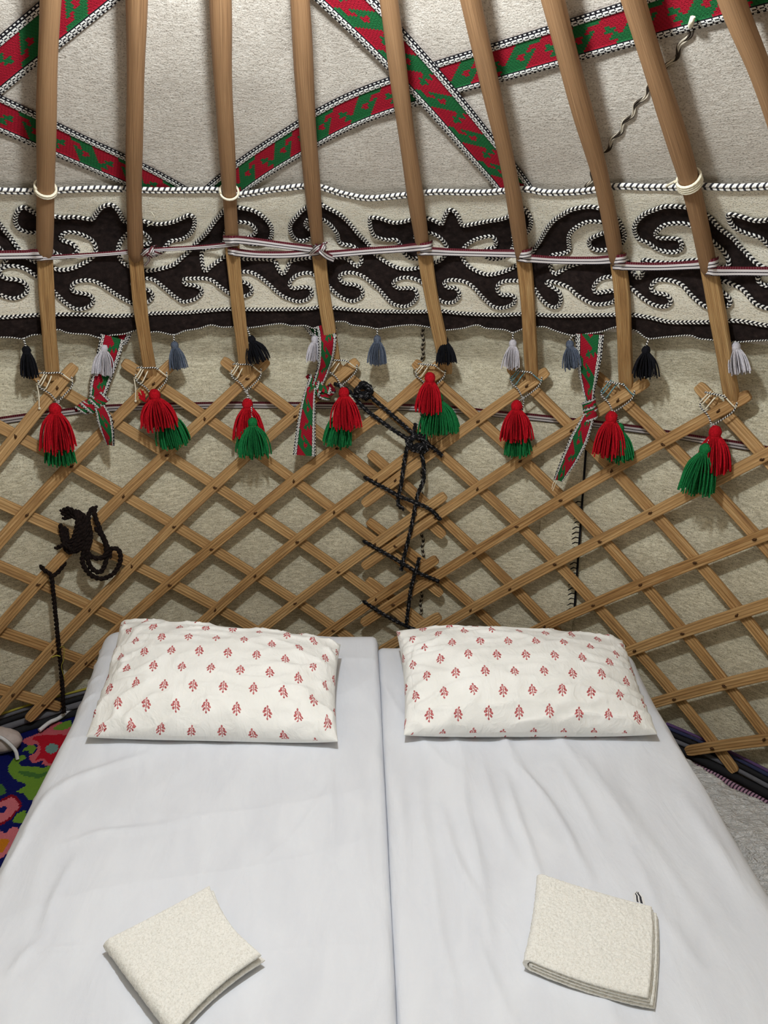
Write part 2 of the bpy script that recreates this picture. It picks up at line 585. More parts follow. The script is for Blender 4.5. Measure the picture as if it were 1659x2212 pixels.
k = NT('polythene', 0.16, 0.9)
pn = k.noise(k.mapping(k.uv(), (38, 110, 1)), 1.0, 3, 0.5, 1.8)
pn2 = k.noise(k.mapping(k.uv(), (120, 260, 1)), 1.0, 2, 0.5, 0.8)
k.color(k.ramp(pn, [(0.3, srgb(214, 216, 218)), (0.7, srgb(240, 241, 242))]))
k.bump(k.math('ADD', pn, k.math('MULTIPLY', pn2, 0.5)), 0.8, 0.02)
k.p.inputs['Coat Weight'].default_value = 1.0
k.p.inputs['Coat Roughness'].default_value = 0.09
k.p.inputs['Coat IOR'].default_value = 1.75
M['plastic'] = k.m
def flat(name, c, rough=0.8):
    k = NT(name, rough, 0.25)
    n1 = k.noise(k.obj(), 90, 3)
    k.color(k.mix(k.math('MULTIPLY', n1, 0.3), c, (0.02, 0.02, 0.02, 1)))
    k.bump(n1, 0.3, 0.003)
    return k.m
M['black_cloth'] = flat('black_cloth', srgb(26, 26, 30))
M['purple_cloth'] = flat('purple_cloth', srgb(92, 66, 112))
M['blue_cloth'] = flat('blue_cloth', srgb(44, 50, 84))
M['grey_cloth'] = flat('grey_cloth', srgb(104, 104, 110))
M['pink_cloth'] = mat_cord('pink_check', 0.010, srgb(176, 138, 158), srgb(60, 44, 58), 0.55)
M['yellow_cloth'] = flat('yellow_piping', srgb(166, 156, 60))
M['white_cord'] = flat('white_cable', srgb(222, 222, 224), 0.5)
M['pale_wrap'] = flat('pale_pink_wrap', srgb(196, 182, 176), 0.5)
M['platform'] = mat_wood('platform_wood', srgb(84, 60, 38), srgb(120, 88, 56), srgb(140, 106, 70), 13.0)
k = NT('floor_felt', 0.95, 0.1)
fn = k.noise(k.obj(), 40, 4)
k.color(k.ramp(fn, [(0.3, srgb(96, 84, 70)), (0.7, srgb(128, 114, 96))]))
M['floor'] = k.m

# ================================================================== structure
# floor
mb = MB()
a = np.linspace(0, 2 * math.pi, 73); r = np.linspace(0, R_WALL + 0.07, 6)
mb.grid(np.stack([YC[0] + np.outer(r, np.sin(a)), YC[1] + np.outer(r, np.cos(a)), np.zeros((6, 73))], -1))
floor = tag(mb.build('floor', M['floor']), 'brown felt-covered yurt floor', None, kind='structure')

def wob(th, l, amp, sc, seed):
    return amp * np.array([[noise.noise(Vector((math.sin(x) * sc * 2, math.cos(x) * sc * 2 + seed, y * sc))) for y in l] for x in th])

# round felt wall, full circle
th = np.concatenate([np.linspace(-math.pi, -0.95, 50, endpoint=False), np.linspace(-0.95, 0.95, 150, endpoint=False), np.linspace(0.95, math.pi, 51)])
l = np.concatenate([np.linspace(LCUM[0], 0, 60, endpoint=False), np.linspace(0, LCUM[2] - 0.02, 18)])
TH, L = np.meshgrid(th, l, indexing='ij')
D = 0.064 + wob(th, l, 0.007, 4.0, 3.0) + wob(th, l, 0.003, 11.0, 8.0)
D[:, -1] = 0.06
mb = MB(); mb.grid(surf_grid(TH, L, D), np.stack([TH * R_WALL, L], -1), flip=True)
wall = tag(mb.build('wall_round', M['felt_wall']), 'grey-beige woven felt wall behind the wooden lattice', None, kind='structure')
# roof felt, cone up to the crown ring
l = np.linspace(LCUM[1] + 0.16, LCUM[3], 90)
TH, L = np.meshgrid(th, l, indexing='ij')
D = 0.046 + wob(th, l, 0.006, 3.5, 21.0) + wob(th, l, 0.002, 12.0, 30.0)
RAD = np.linalg.norm(surf_grid(TH, L, 0 * L)[..., :2] - YC, axis=-1)
mb = MB(); mb.grid(surf_grid(TH, L, D), np.stack([TH * 1.1, L], -1), flip=True)
roof = tag(mb.build('ceiling', M['felt_roof']), 'pale felt roof lying on the wooden poles', None, kind='structure')

# crown ring over the opening
mb = MB()
ang = np.linspace(0, 2 * math.pi, 49)
zc = PROF[3][1]
ring = np.stack([YC[0] + 0.29 * np.sin(ang), YC[1] + 0.29 * np.cos(ang), np.full(49, zc + 0.01)], -1)
mb.tube(ring, 0.03, 8, caps=False)
crown = thing('crown_ring', (YC[0], YC[1], zc), 'round wooden crown ring at the top of the roof', 'crown ring')
mbx = MB(); mbx.v = mb.v; mbx.f = mb.f; mbx.uv = mb.uv; mbx.n = mb.n
mbx.build('rim', M['shaft'], crown)
for s in range(3):
    for q in (0, 1):
        x = np.linspace(-0.29, 0.29, 13); off = (s - 1) * 0.07
        p = np.stack([x, np.full(13, off), zc + 0.02 + 0.10 * (1 - (x / 0.29) ** 2)], -1)
        if q: p = p[:, [1, 0, 2]]
        MB().tube(p + np.array([YC[0], YC[1], 0.0]), 0.009, 6).build('crossbar', M['shaft'], crown)
# bulb on its flex below the crown
bl = thing('light_bulb', (-0.13, 1.0, ZC + 0.56), 'bare bulb hanging on a flex under the crown', 'light bulb')
MB().tube([(-0.13, 1.0, ZC + 0.65), (-0.135, 0.95, zc + 0.06)], 0.004, 6).build('flex', M['black_cloth'], bl)
MB().tube([(-0.13, 1.0, ZC + 0.63), (-0.13, 1.0, ZC + 0.665)], 0.018, 10).build('socket', M['black_cloth'], bl)

# ================================================================== lattice
def px_sz(pts, d):
    return np.array([(lambda q: (q[0] * R_WALL, q[1]))(hit(x, y, d)) for x, y in pts])

def rib_profile(w, t, ribs, depth, bev=0.0025):
    """cross-section: front (negative out) carries grooves"""
    h = w / 2
    pts = [(-h, t / 2 - bev), (-h + bev, t / 2), (h - bev, t / 2), (h, t / 2 - bev), (h, -t / 2 + bev)]
    n = ribs * 4
    for i in range(n + 1):
        x = (h - bev) - (2 * (h - bev)) * i / n
        pts.append((x, -t / 2 + (depth * (0.5 - 0.5 * math.cos(2 * math.pi * ribs * i / n)) if ribs else 0)))
    pts.append((-h, -t / 2 + bev))
    return pts

SLAT_W, SLAT_T = 0.034, 0.014
PRF = rib_profile(SLAT_W, SLAT_T, 3, 0.0020)
def slat(panel, p0, p1, d):
    """wooden lath from (s,l) p0 to p1 on the wall, bent to the cylinder, rounded ends"""
    p0 = np.asarray(p0, float); p1 = np.asarray(p1, float)
    ln = np.linalg.norm(p1 - p0)
    n = max(8, int(ln / 0.06))
    t = np.concatenate([[0, 0.004, 0.012], np.linspace(0.022, ln - 0.022, n), [ln - 0.012, ln - 0.004, ln]])
    w = np.ones(len(t)); w[0] = w[-1] = 0.62; w[1] = w[-2] = 0.84; w[2] = w[-3] = 0.96
    ph = rng.uniform(0, 9)
    S = p0 + (p1 - p0) * (t / ln)[:, None]
    nrm = np.array([-(p1 - p0)[1], (p1 - p0)[0]]) / ln
    S = S + nrm * (0.0022 * np.sin(t * 5.0 + ph))[:, None]
    dd = d + 0.0016 * np.sin(t * 7 + ph * 2)
    TH = S[:, 0] / R_WALL
    Z = S[:, 1]
    P = np.stack([YC[0] + (R_WALL + dd) * np.sin(TH), YC[1] + (R_WALL + dd) * np.cos(TH), ZC - 0.41 + Z], -1)
    N = np.stack([np.sin(TH), np.cos(TH), 0 * TH], -1)
    w = w * (1 + 0.03 * np.sin(t * 9 + ph))
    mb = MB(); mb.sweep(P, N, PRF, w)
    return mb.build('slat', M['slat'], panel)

DA, DB = 0.0, 0.0155
LB = -(ZC - 0.41) + 0.06                   # feet of the lattice
LEFT = thing('lattice_panel', (YC[0] - 0.6, YC[1] + 1.4, 0), 'wooden trellis wall section behind the pillow on the high-headed mattress', 'trellis wall')
RIGHT = thing('lattice_panel', (YC[0] + 0.9, YC[1] + 1.35, 0), 'wooden trellis wall section that reaches the plastic sheeting beside the bed', 'trellis wall')

A_L = [[(155, 800), (0, 985)], [(365, 790), (150, 1010), (0, 1170)], [(570, 785), (283, 1060), (101, 1222), (0, 1364)],
       [(765, 785), (462, 1060), (277, 1219), (125, 1391), (0, 1532)], [(992, 784), (837, 889), (719, 963), (550, 1095), (297, 1330)],
       [(894, 980), (719, 1100), (500, 1290)], [(951, 1080), (817, 1165), (550, 1374)], [(938, 1208), (813, 1296), (695, 1377)],
       [(931, 1340), (813, 1411)]]
A_R = [[(950, 790), (812, 912)], [(1185, 800), (1110, 848), (941, 987), (800, 1071)], [(1385, 820), (1110, 1026), (803, 1202)],
       [(1610, 850), (1261, 1063), (1099, 1148), (931, 1249), (786, 1343)], [(1659, 987), (1538, 1041), (1301, 1154), (1099, 1279), (951, 1354)],
       [(1659, 1148), (1504, 1215), (1335, 1289), (1177, 1350)], [(1659, 1306), (1487, 1360), (1376, 1404)], [(1659, 1455), (1538, 1485), (1426, 1516)],
       [(1659, 1597), (1484, 1624)]]
B_L = [[(34, 1505), (128, 1522)], [(7, 1364), (98, 1398), (202, 1431)], [(0, 1217), (64, 1256), (182, 1303), (277, 1350)],
       [(0, 1077), (130, 1147), (295, 1224), (395, 1276), (472, 1312), (560, 1364)],
       [(0, 916), (165, 1014), (358, 1121), (462, 1185), (547, 1242), (641, 1293), (719, 1354)],
       [(74, 805), (179, 869), (263, 923), (337, 970), (449, 1034), (560, 1095), (634, 1158), (722, 1222), (800, 1283)],
       [(283, 791), (358, 835), (432, 892), (506, 950), (634, 1034), (719, 1095), (806, 1161)],
       [(490, 780), (550, 825), (628, 886), (702, 943), (796, 1017)]]
B_R = [[(752, 808), (955, 987), (1083, 1088), (1129, 1144), (1281, 1293), (1389, 1428), (1538, 1600), (1598, 1678)],
       [(955, 1121), (1036, 1198), (1119, 1286), (1183, 1347)], [(945, 1249), (1019, 1313)], [(881, 1323), (911, 1347)],
       [(958, 832), (1097, 963), (1227, 1087), (1318, 1185), (1480, 1354), (1561, 1462), (1646, 1580)],
       [(1146, 842), (1224, 909), (1315, 1004), (1416, 1091), (1504, 1195), (1592, 1306), (1659, 1418)],
       [(1352, 869), (1426, 933), (1490, 1007), (1548, 1070), (1636, 1151)], [(1575, 902), (1652, 980)]]
def fit(pts, d, slope):
    q = px_sz(pts, d)
    c = q.mean(0)
    if np.ptp(q[:, 0]) > 0.16:
        slope = ((q[:, 0] - c[0]) @ (q[:, 1] - c[1])) / ((q[:, 0] - c[0]) @ (q[:, 0] - c[0]))
    return c, slope
LTOP = 0.018
lines = {'AL': [], 'AR': [], 'BL': [], 'BR': []}
HEADS_A, HEADS_B = [], []
def add(panel, key, c, m, ltop, lbot, d):
    p0 = (c[0] + (ltop - c[1]) / m, ltop); p1 = (c[0] + (lbot - c[1]) / m, lbot)
    slat(panel, p0, p1, d)
    lines[key].append((np.array(p0), np.array(p1)))
S_L_END, S_R_END = 0.365, 0.085
for i, pts in enumerate(A_L):
    c, m = fit(pts, DA, 0.83)
    top = LTOP if i < 5 else c[1] + m * (S_L_END - c[0] - 0.02 * (i % 2))
    add(LEFT, 'AL', c, m, top, LB, DA)
for i, pts in enumerate(A_R):
    c, m = fit(pts, DA, 0.82)
    bot = max(LB, c[1] + m * ((S_R_END if i else 0.125) - c[0]))
    add(RIGHT, 'AR', c, m, LTOP, bot, DA)
for i, pts in enumerate(B_L):
    c, m = fit(pts, DB, -0.79)
    bot = max(LB, c[1] + m * (S_L_END - c[0]))
    add(LEFT, 'BL', c, m, LTOP, bot, DB)
for i, pts in enumerate(B_R):
    c, m = fit(pts, DB, -0.79)
    top = LTOP if i in (0, 4, 5, 6, 7) else c[1] + m * (S_R_END + 0.015 - c[0])
    add(RIGHT, 'BR', c, m, top, LB, DB + (0.0 if top == LTOP else 0.0145))
# one more lath of each kind past both sides of the picture
cA, _ = fit(A_L[0], DA, 0.83); cB, _ = fit(B_L[0], DB, -0.79)
cR, mR_ = fit(A_R[8], DA, 0.82); cS, _ = fit(B_R[7], DB, -0.79)
for q in (1, 2, 3):
    add(LEFT, 'AL', cA + np.array([-0.285 * q, 0]), 0.83, LTOP, LB, DA)
    add(LEFT, 'BL', cB + np.array([-0.285 * q, 0]), -0.79, LTOP, LB, DB)
    add(RIGHT, 'AR', cR + np.array([0.285 * q, 0]), 0.82, LTOP, LB, DA)
    add(RIGHT, 'BR', cS + np.array([0.285 * q, 0]), -0.79, LTOP, LB, DB)

def cross(a, b):
    (p, p2), (q, q2) = a, b
    r, s = p2 - p, q2 - q
    den = r[0] * s[1] - r[1] * s[0]
    t = ((q - p)[0] * s[1] - (q - p)[1] * s[0]) / den
    u = ((q - p)[0] * r[1] - (q - p)[1] * r[0]) / den
    return (p + t * r) if 0 < t < 1 and 0 < u < 1 else None

def wpt(s, l, d):
    return surf(s / R_WALL, l, d)
# rawhide knots where the laths cross
kproto = None
for panel, ka, kb in ((LEFT, 'AL', 'BL'), (RIGHT, 'AR', 'BR')):
    for a in lines[ka]:
        for b in lines[kb]:
            x = cross(a, b)
            if x is None: continue
            P = wpt(x[0] + rng.uniform(-.003, .003), x[1] + rng.uniform(-.003, .003), -0.0075)
            if kproto is None:
                mk = MB(); mk.blob((0, 0, 0), (0.0050, 0.0032, 0.0036), 8, 5, 0.2)
                mk.tube([(-0.004, -0.002, -0.002), (0.001, -0.005, 0.001), (0.006, -0.002, 0.006)], 0.0018, 5)
                kproto = mk.build('rawhide_knot', M['leather'])
                kd = kproto.data
                bpy.data.objects.remove(kproto)
            ko = bpy.data.objects.new('rawhide_knot', kd)
            COL.objects.link(ko); ko.parent = panel
            ko.location = Vector(P) - panel.location
            ko.rotation_euler = (0, rng.uniform(-1, 1), -x[0] / R_WALL)

# head crossings (lattice tops), in wall coordinates
def head(ka, i, kb, j):
    a, b = lines[ka][i], lines[kb][j]
    (p, p2), (q, q2) = a, b
    r, s = p2 - p, q2 - q
    t = ((q - p)[0] * s[1] - (q - p)[1] * s[0]) / (r[0] * s[1] - r[1] * s[0])
    return p + t * r
HEADS = [head('AL', 0, 'BL', 5), head('AL', 1, 'BL', 6), head('AL', 2, 'BL', 7), head('AL', 3, 'BR', 0),
         head('AL', 4, 'BR', 4), head('AR', 1, 'BR', 5), head('AR', 2, 'BR', 6), head('AR', 3, 'BR', 7)]

# ================================================================== roof poles
POLES = [
    ([(114, 818), (103, 680), (96, 540)], [(96, 560), (97, 400), (100, 200), (110, 0)]),
    ([(326, 812), (305, 680), (292, 540)], [(292, 560), (288, 400), (293, 200), (297, 0)]),
    ([(531, 806), (512, 640), (500, 515)], [(501, 535), (490, 300), (482, 150), (477, 0)]),
    ([(726, 800), (700, 640), (688, 540)], [(689, 555), (676, 400), (660, 200), (647, 0)]),
    ([(966, 804), (932, 640), (915, 530)], [(917, 550), (895, 400), (865, 200), (838, 0)]),
    ([(1149, 822), (1140, 650), (1130, 545)], [(1131, 560), (1105, 400), (1060, 200), (1015, 0)]),
    ([(1353, 840), (1345, 650), (1333, 550)], [(1334, 570), (1300, 400), (1245, 200), (1195, 0)]),
    ([(1582, 866), (1550, 680), (1530, 570)], [(1532, 590), (1490, 400), (1430, 200), (1370, 0)]),
    ([(1800, 880), (1772, 720), (1742, 600)], [(1745, 620), (1710, 370), (1650, 170), (1582, 0)]),
    ([(-98, 800), (-108, 690), (-112, 560)], [(-112, 580), (-105, 400), (-92, 200), (-80, 0)]),
]
PLAB = ['roof pole bound with a cream cord loop next to the black curtain tassel',
        'roof pole where the striped ribbon is tied in one loose knot with frayed end',
        'roof pole with a single cream cord loop at the felt valance rope',
        'roof pole with the crossed ribbon knot and a patterned strap around its foot',
        'roof pole beside the stitched wall seam and a black tassel',
        'roof pole between the silver tassel and the hanging patterned strap end',
        'roof pole with teal thread at its foot between strap end and black tassel',
        'roof pole with a thick cream cord wrap beside the pale silver end tassel',
        'roof pole past the thick cream cord wrap, crossing the end of the patterned band',
        'roof pole beyond the black curtain tassel']
FOOT_P = rib_profile(0.038, 0.022, 5, 0.0030, 0.004)
POLE_PTS = []
def pole(i, foot_px, shaft_px, label):
    fp = [on_surf(x, y, 0.004) for x, y in foot_px]
    org = fp[0]
    root = thing('roof_pole', org, label, 'roof pole', 'roof poles of the yurt')
    P = resample(catmull(fp, 8), 0.02)
    thp = [math.atan2(p[0] - YC[0], p[1] - YC[1]) for p in P]
    N = np.array([s_normal(t, 0.2) for t in thp])
    wd = np.ones(len(P)); wd[0] = 0.86; wd[-3:] *= 1.0
    wd *= 1 + 0.03 * np.sin(np.arange(len(P)) * 0.5 + i)
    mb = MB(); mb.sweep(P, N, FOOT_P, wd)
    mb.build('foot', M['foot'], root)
    sp = [on_surf(x, y, 0.0) for x, y in shaft_px]
    t, l = hit(*shaft_px[-1], 0.0)
    for f in (0.35, 0.7, 1.0):
        sp.append(surf(t, l + (LCUM[3] - l) * f, 0.0))
    S = resample(catmull(sp, 8), 0.025)
    n = len(S)
    w = np.arange(n) * 0.025
    rad = 0.0188 + 0.0011 * np.sin(w * 6 + i * 1.7) + 0.0008 * np.sin(w * 17 + i)
    S[1:-1, 0] += 0.0016 * np.sin(w[1:-1] * 5 + i)
    rad[0] = 0.012
    # hewn round: eight-to-twelve sided section with faint facets
    mb = MB(); mb.tube(S, rad, 11)
    mb.build('shaft', M['shaft'], root)
    POLE_PTS.append((P, S))
    return root
PR = [pole(i, a, b, PLAB[i]) for i, (a, b) in enumerate(POLES)]
def pole_copy(src, ang, label):
    """neighbouring pole: the same pole turned around the yurt axis"""
    n_ = src.copy(); COL.objects.link(n_)
    d = np.array(src.location)[:2] - YC
    c_, s_ = math.cos(ang), math.sin(ang)
    n_.location = (YC[0] + c_ * d[0] + s_ * d[1], YC[1] - s_ * d[0] + c_ * d[1], src.location[2])
    n_.rotation_euler = (0, 0, -ang)
    for ch in list(src.children):
        g_ = ch.copy(); COL.objects.link(g_); g_.parent = n_
    n_['label'] = label
for q in (1, 2):
    w_ = ('next', 'last')[q - 1]
    pole_copy(PR[8], 0.176 * q, 'roof pole, %s one over the floor beyond the plastic sheeting' % w_)
    pole_copy(PR[9], -0.176 * q, 'roof pole, %s one over the floor beyond the flowered rug' % w_)

def ring_on_pole(i, px, py, turns, r, cordr, mat, name='cord_wrap', pitch=0.006):
    P, S = POLE_PTS[i]
    Q = on_surf(px, py, 0.0)
    k = int(np.argmin(np.linalg.norm(S - Q, axis=1)))
    T = tangents(S)[k]
    n = s_normal(math.atan2(Q[0] - YC[0], Q[1] - YC[1]), 0.8)
    n = unit(n - (n @ T) * T); b = np.cross(T, n)
    a = np.linspace(0, 2 * math.pi * turns, int(20 * turns) + 1)
    C = S[k] + np.outer((a / (2 * math.pi) - turns / 2) * pitch, T) + r * (np.outer(np.cos(a), n) + np.outer(np.sin(a), b))
    mb = MB(); mb.tube(C, cordr, 6)
    return mb.build(name, mat, PR[i])
ring_on_pole(0, 96, 406, 2.3, 0.0225, 0.0032, M['cream_cord'])
ring_on_pole(2, 497, 416, 1.3, 0.0222, 0.003, M['cream_cord'])
ring_on_pole(7, 1482, 388, 4.0, 0.0235, 0.0034, M['cream_cord'], pitch=0.0058)
mb = MB(); mb.tube(catmull([on_surf(1458, 392, -0.012), on_surf(1447, 398, -0.002), on_surf(1440, 402, 0.01)], 4), 0.003, 6)
mb.build('cord_end', M['cream_cord'], PR[7])

# lashings that bind each pole foot into its lattice head
def lashing(i, H, col):
    root = PR[i]
    def path(pts, d=-0.016): return [wpt(H[0] + a * 0.86, H[1] + b, d + (e if e else 0)) for a, b, e in pts]
    mb = MB()
    for off in (0.0, 0.007, 0.021):
        # turns over the left horn of the head (B lath)
        pts = [(-0.062 + off, 0.018 - off * .75, 0.012), (-0.056 + off, 0.026 - off * .75, -0.002), (-0.036 + off, 0.052 - off * .55, -0.002), (-0.03 + off, 0.056 - off * .55, 0.014)]
        mb.tube(catmull(path(pts), 5), 0.0021, 5)
    mb.tube(catmull(path([(0.014, 0.056, 0.006), (0.022, 0.052, -0.003), (0.05, 0.028, -0.003), (0.056, 0.022, 0.01)]), 5), 0.0021, 5)
    mb.build('lashing', col, root)
    if i in (0, 1):
        mb = MB(); mb.tube(catmull(path([(-0.062, 0.02, 0), (-0.06, -0.01, 0.002), (-0.064, -0.045, 0.004)]), 5), 0.0018, 5)
        mb.blob(path([(-0.064, -0.05, 0.004)])[0], 0.004, 6, 5, 0.1)
        mb.build('lashing_end', col, root)
for i, H in enumerate(HEADS):
    lashing(i, H, M['teal_cord'] if i in (5, 6) else M['cream_cord'])

# ================================================================== felt valance
DV = 0.030
UP = [(-90, 455), (-40, 460), (0, 492), (4, 498), (20, 518), (36, 534), (48, 544), (60, 553), (85, 565), (110, 572), (125, 577), (140, 577), (160, 573), (180, 563), (195, 553), (203, 543), (206, 533), (203, 522), (195, 512), (183, 505), (168, 500), (150, 498), (138, 500), (130, 508), (135, 516), (147, 520), (158, 525), (166, 534), (162, 543), (150, 549), (135, 548), (120, 543), (108, 535), (98, 520), (83, 500), (62, 498), (42, 492), (33, 480), (32, 465), (38, 450), (50, 443), (65, 450), (80, 460), (100, 463), (115, 463), (135, 466), (160, 465), (190, 469), (198, 470), (204, 462), (215, 445), (227, 437), (240, 436), (250, 443), (258, 455), (265, 470), (275, 475), (300, 470), (318, 474), (335, 477), (355, 476), (375, 472), (395, 463), (407, 457), (417, 462), (420, 475), (416, 490), (405, 505), (390, 513), (370, 516), (362, 522), (356, 530), (346, 540), (332, 546), (316, 546), (304, 540), (300, 530), (306, 522), (318, 521), (323, 513), (314, 502), (304, 496), (290, 494), (278, 498), (266, 508), (256, 524), (254, 538), (257, 550), (265, 563), (280, 572), (300, 580), (320, 582), (340, 580), (360, 575), (380, 565), (395, 550), (408, 538), (420, 526), (440, 504), (460, 478), (484, 448), (498, 441), (516, 443), (535, 447), (552, 453), (570, 465), (585, 485), (587, 505), (580, 518), (565, 525), (545, 525), (530, 519), (530, 511), (545, 505), (552, 494), (540, 480), (516, 476), (500, 480), (488, 494), (486, 510), (482, 524), (465, 530), (442, 534), (435, 550), (442, 582), (455, 572), (475, 558), (492, 550), (525, 556), (560, 556), (592, 560), (600, 575), (610, 588), (620, 578), (627, 562), (650, 556), (690, 552), (715, 552), (744, 552), (760, 562), (772, 570), (782, 556), (772, 536), (760, 528), (734, 522), (728, 500), (712, 480), (694, 466), (680, 462), (666, 468), (660, 482), (668, 492), (677, 500), (674, 512), (656, 520), (638, 516), (628, 500), (628, 480), (644, 458), (664, 440), (678, 434), (692, 434), (710, 444), (735, 458), (757, 480), (780, 506), (800, 530), (812, 545), (826, 556), (844, 568), (864, 576), (888, 578), (910, 574), (938, 565), (957, 553), (966, 539), (964, 526), (952, 512), (934, 503), (915, 499), (901, 503), (898, 512), (908, 521), (919, 534), (916, 547), (902, 554), (885, 552), (872, 540), (866, 526), (856, 514), (836, 514), (812, 506), (802, 490), (800, 467), (815, 466), (830, 470), (850, 476), (870, 475), (890, 470), (910, 466), (935, 472), (950, 480), (956, 480), (960, 468), (967, 455), (974, 452), (984, 458), (992, 470), (999, 486), (1018, 484), (1036, 481), (1060, 476), (1080, 472), (1100, 464), (1115, 452), (1128, 447), (1144, 462), (1148, 478), (1142, 496), (1130, 505), (1114, 504), (1109, 510), (1112, 522), (1106, 538), (1092, 552), (1070, 558), (1052, 554), (1046, 544), (1052, 536), (1068, 532), (1072, 521), (1062, 510), (1032, 514), (1012, 524), (1000, 538), (999, 552), (1012, 570), (1032, 582), (1058, 589), (1086, 584), (1108, 576), (1122, 567), (1136, 556), (1150, 544), (1166, 520), (1176, 502), (1192, 478), (1212, 462), (1236, 448), (1272, 442), (1294, 444), (1314, 450), (1331, 462), (1345, 484), (1351, 506), (1345, 520), (1332, 530), (1318, 534), (1292, 536), (1278, 530), (1274, 518), (1282, 508), (1308, 497), (1319, 488), (1316, 478), (1302, 474), (1272, 474), (1246, 486), (1232, 502), (1230, 520), (1230, 538), (1214, 546), (1194, 550), (1188, 564), (1192, 580), (1200, 588), (1210, 584), (1232, 573), (1270, 563), (1310, 560), (1340, 558), (1357, 560), (1367, 580), (1379, 598), (1390, 587), (1388, 570), (1394, 557), (1423, 562), (1455, 564), (1500, 558), (1525, 562), (1548, 572), (1570, 572), (1577, 564), (1573, 552), (1561, 536), (1541, 520), (1522, 502), (1500, 487), (1479, 480), (1451, 480), (1431, 486), (1418, 501), (1424, 510), (1451, 512), (1467, 514), (1475, 524), (1471, 536), (1451, 540), (1423, 534), (1401, 520), (1381, 512), (1373, 496), (1375, 478), (1391, 460), (1417, 448), (1439, 441), (1467, 441), (1492, 443), (1508, 446), (1521, 452), (1539, 470), (1559, 490), (1583, 512), (1607, 538), (1627, 558), (1647, 572), (1690, 592), (1730, 590), (1742, 572), (1720, 548), (1690, 540), (1675, 535), (1659, 526), (1643, 510), (1617, 502), (1597, 492), (1583, 478), (1577, 458), (1590, 458), (1610, 466), (1630, 474), (1659, 474), (1700, 474), (1760, 478)]
LOW = [(-90, 600), (-40, 618), (0, 638), (12, 648), (32, 656), (56, 654), (74, 642), (80, 628), (74, 618), (54, 618), (36, 622), (24, 612), (28, 600), (42, 590), (64, 588), (84, 590), (100, 604), (114, 622), (124, 636), (142, 654), (164, 666), (184, 664), (198, 656), (201, 646), (194, 636), (178, 632), (160, 628), (154, 620), (158, 610), (170, 604), (188, 602), (206, 606), (228, 618), (250, 634), (276, 650), (290, 656), (305, 656), (320, 652), (330, 640), (324, 628), (310, 624), (296, 622), (286, 614), (288, 605), (298, 600), (312, 599), (332, 603), (352, 618), (372, 636), (392, 650), (404, 650), (424, 644), (436, 630), (432, 620), (418, 614), (400, 612), (398, 602), (416, 600), (444, 599), (460, 604), (476, 616), (500, 634), (514, 640), (526, 638), (540, 632), (544, 622), (536, 610), (522, 604), (512, 596), (514, 586), (524, 582), (544, 584), (564, 596), (584, 614), (604, 632), (622, 642), (644, 648), (664, 644), (674, 632), (670, 620), (658, 617), (632, 619), (626, 608), (640, 592), (664, 586), (678, 590), (692, 602), (708, 614), (720, 626), (740, 642), (760, 648), (775, 644), (784, 634), (780, 620), (766, 612), (748, 610), (738, 604), (734, 594), (742, 586), (760, 584), (780, 590), (800, 604), (820, 624), (840, 646), (854, 656), (876, 660), (892, 652), (902, 636), (896, 622), (880, 620), (860, 620), (850, 610), (858, 600), (876, 596), (898, 600), (914, 608), (930, 622), (944, 638), (954, 648), (968, 652), (984, 648), (994, 632), (984, 618), (970, 618), (960, 610), (970, 602), (990, 602), (1008, 606), (1026, 618), (1040, 634), (1056, 652), (1072, 662), (1090, 662), (1110, 652), (1114, 638), (1104, 632), (1086, 632), (1076, 622), (1078, 610), (1092, 603), (1120, 602), (1136, 604), (1148, 610), (1158, 620), (1168, 636), (1182, 652), (1196, 660), (1208, 656), (1214, 642), (1210, 626), (1196, 616), (1182, 608), (1188, 604), (1208, 608), (1232, 618), (1248, 632), (1264, 642), (1286, 652), (1308, 652), (1326, 648), (1335, 634), (1328, 624), (1310, 626), (1290, 628), (1284, 618), (1292, 604), (1308, 596), (1328, 595), (1346, 602), (1361, 615), (1377, 628), (1397, 644), (1419, 656), (1439, 658), (1451, 650), (1449, 640), (1439, 632), (1419, 628), (1409, 620), (1413, 608), (1427, 601), (1455, 604), (1479, 614), (1495, 632), (1513, 648), (1535, 660), (1554, 663), (1573, 657), (1581, 646), (1571, 632), (1556, 620), (1555, 610), (1565, 604), (1583, 610), (1607, 622), (1627, 644), (1647, 670), (1662, 682), (1690, 690), (1740, 684), (1760, 676)]
TOPE = [(-90, 410), (0, 408), (95, 410), (200, 405), (330, 408), (480, 408), (500, 419), (520, 418), (560, 412), (640, 402), (690, 401), (740, 416), (780, 424), (820, 424), (880, 418), (940, 413), (1040, 416), (1130, 408), (1180, 416), (1260, 413), (1330, 402), (1400, 404), (1470, 402), (1500, 398), (1580, 402), (1659, 400), (1760, 400)]
BORD = [(-90, 690), (0, 684), (90, 678), (160, 678), (250, 682), (330, 678), (400, 676), (460, 670), (500, 666), (560, 666), (664, 664), (690, 660), (740, 664), (800, 670), (900, 672), (950, 670), (996, 676), (1070, 680), (1140, 677), (1200, 680), (1300, 678), (1360, 678), (1400, 684), (1450, 694), (1520, 694), (1590, 692), (1659, 702), (1760, 712)]
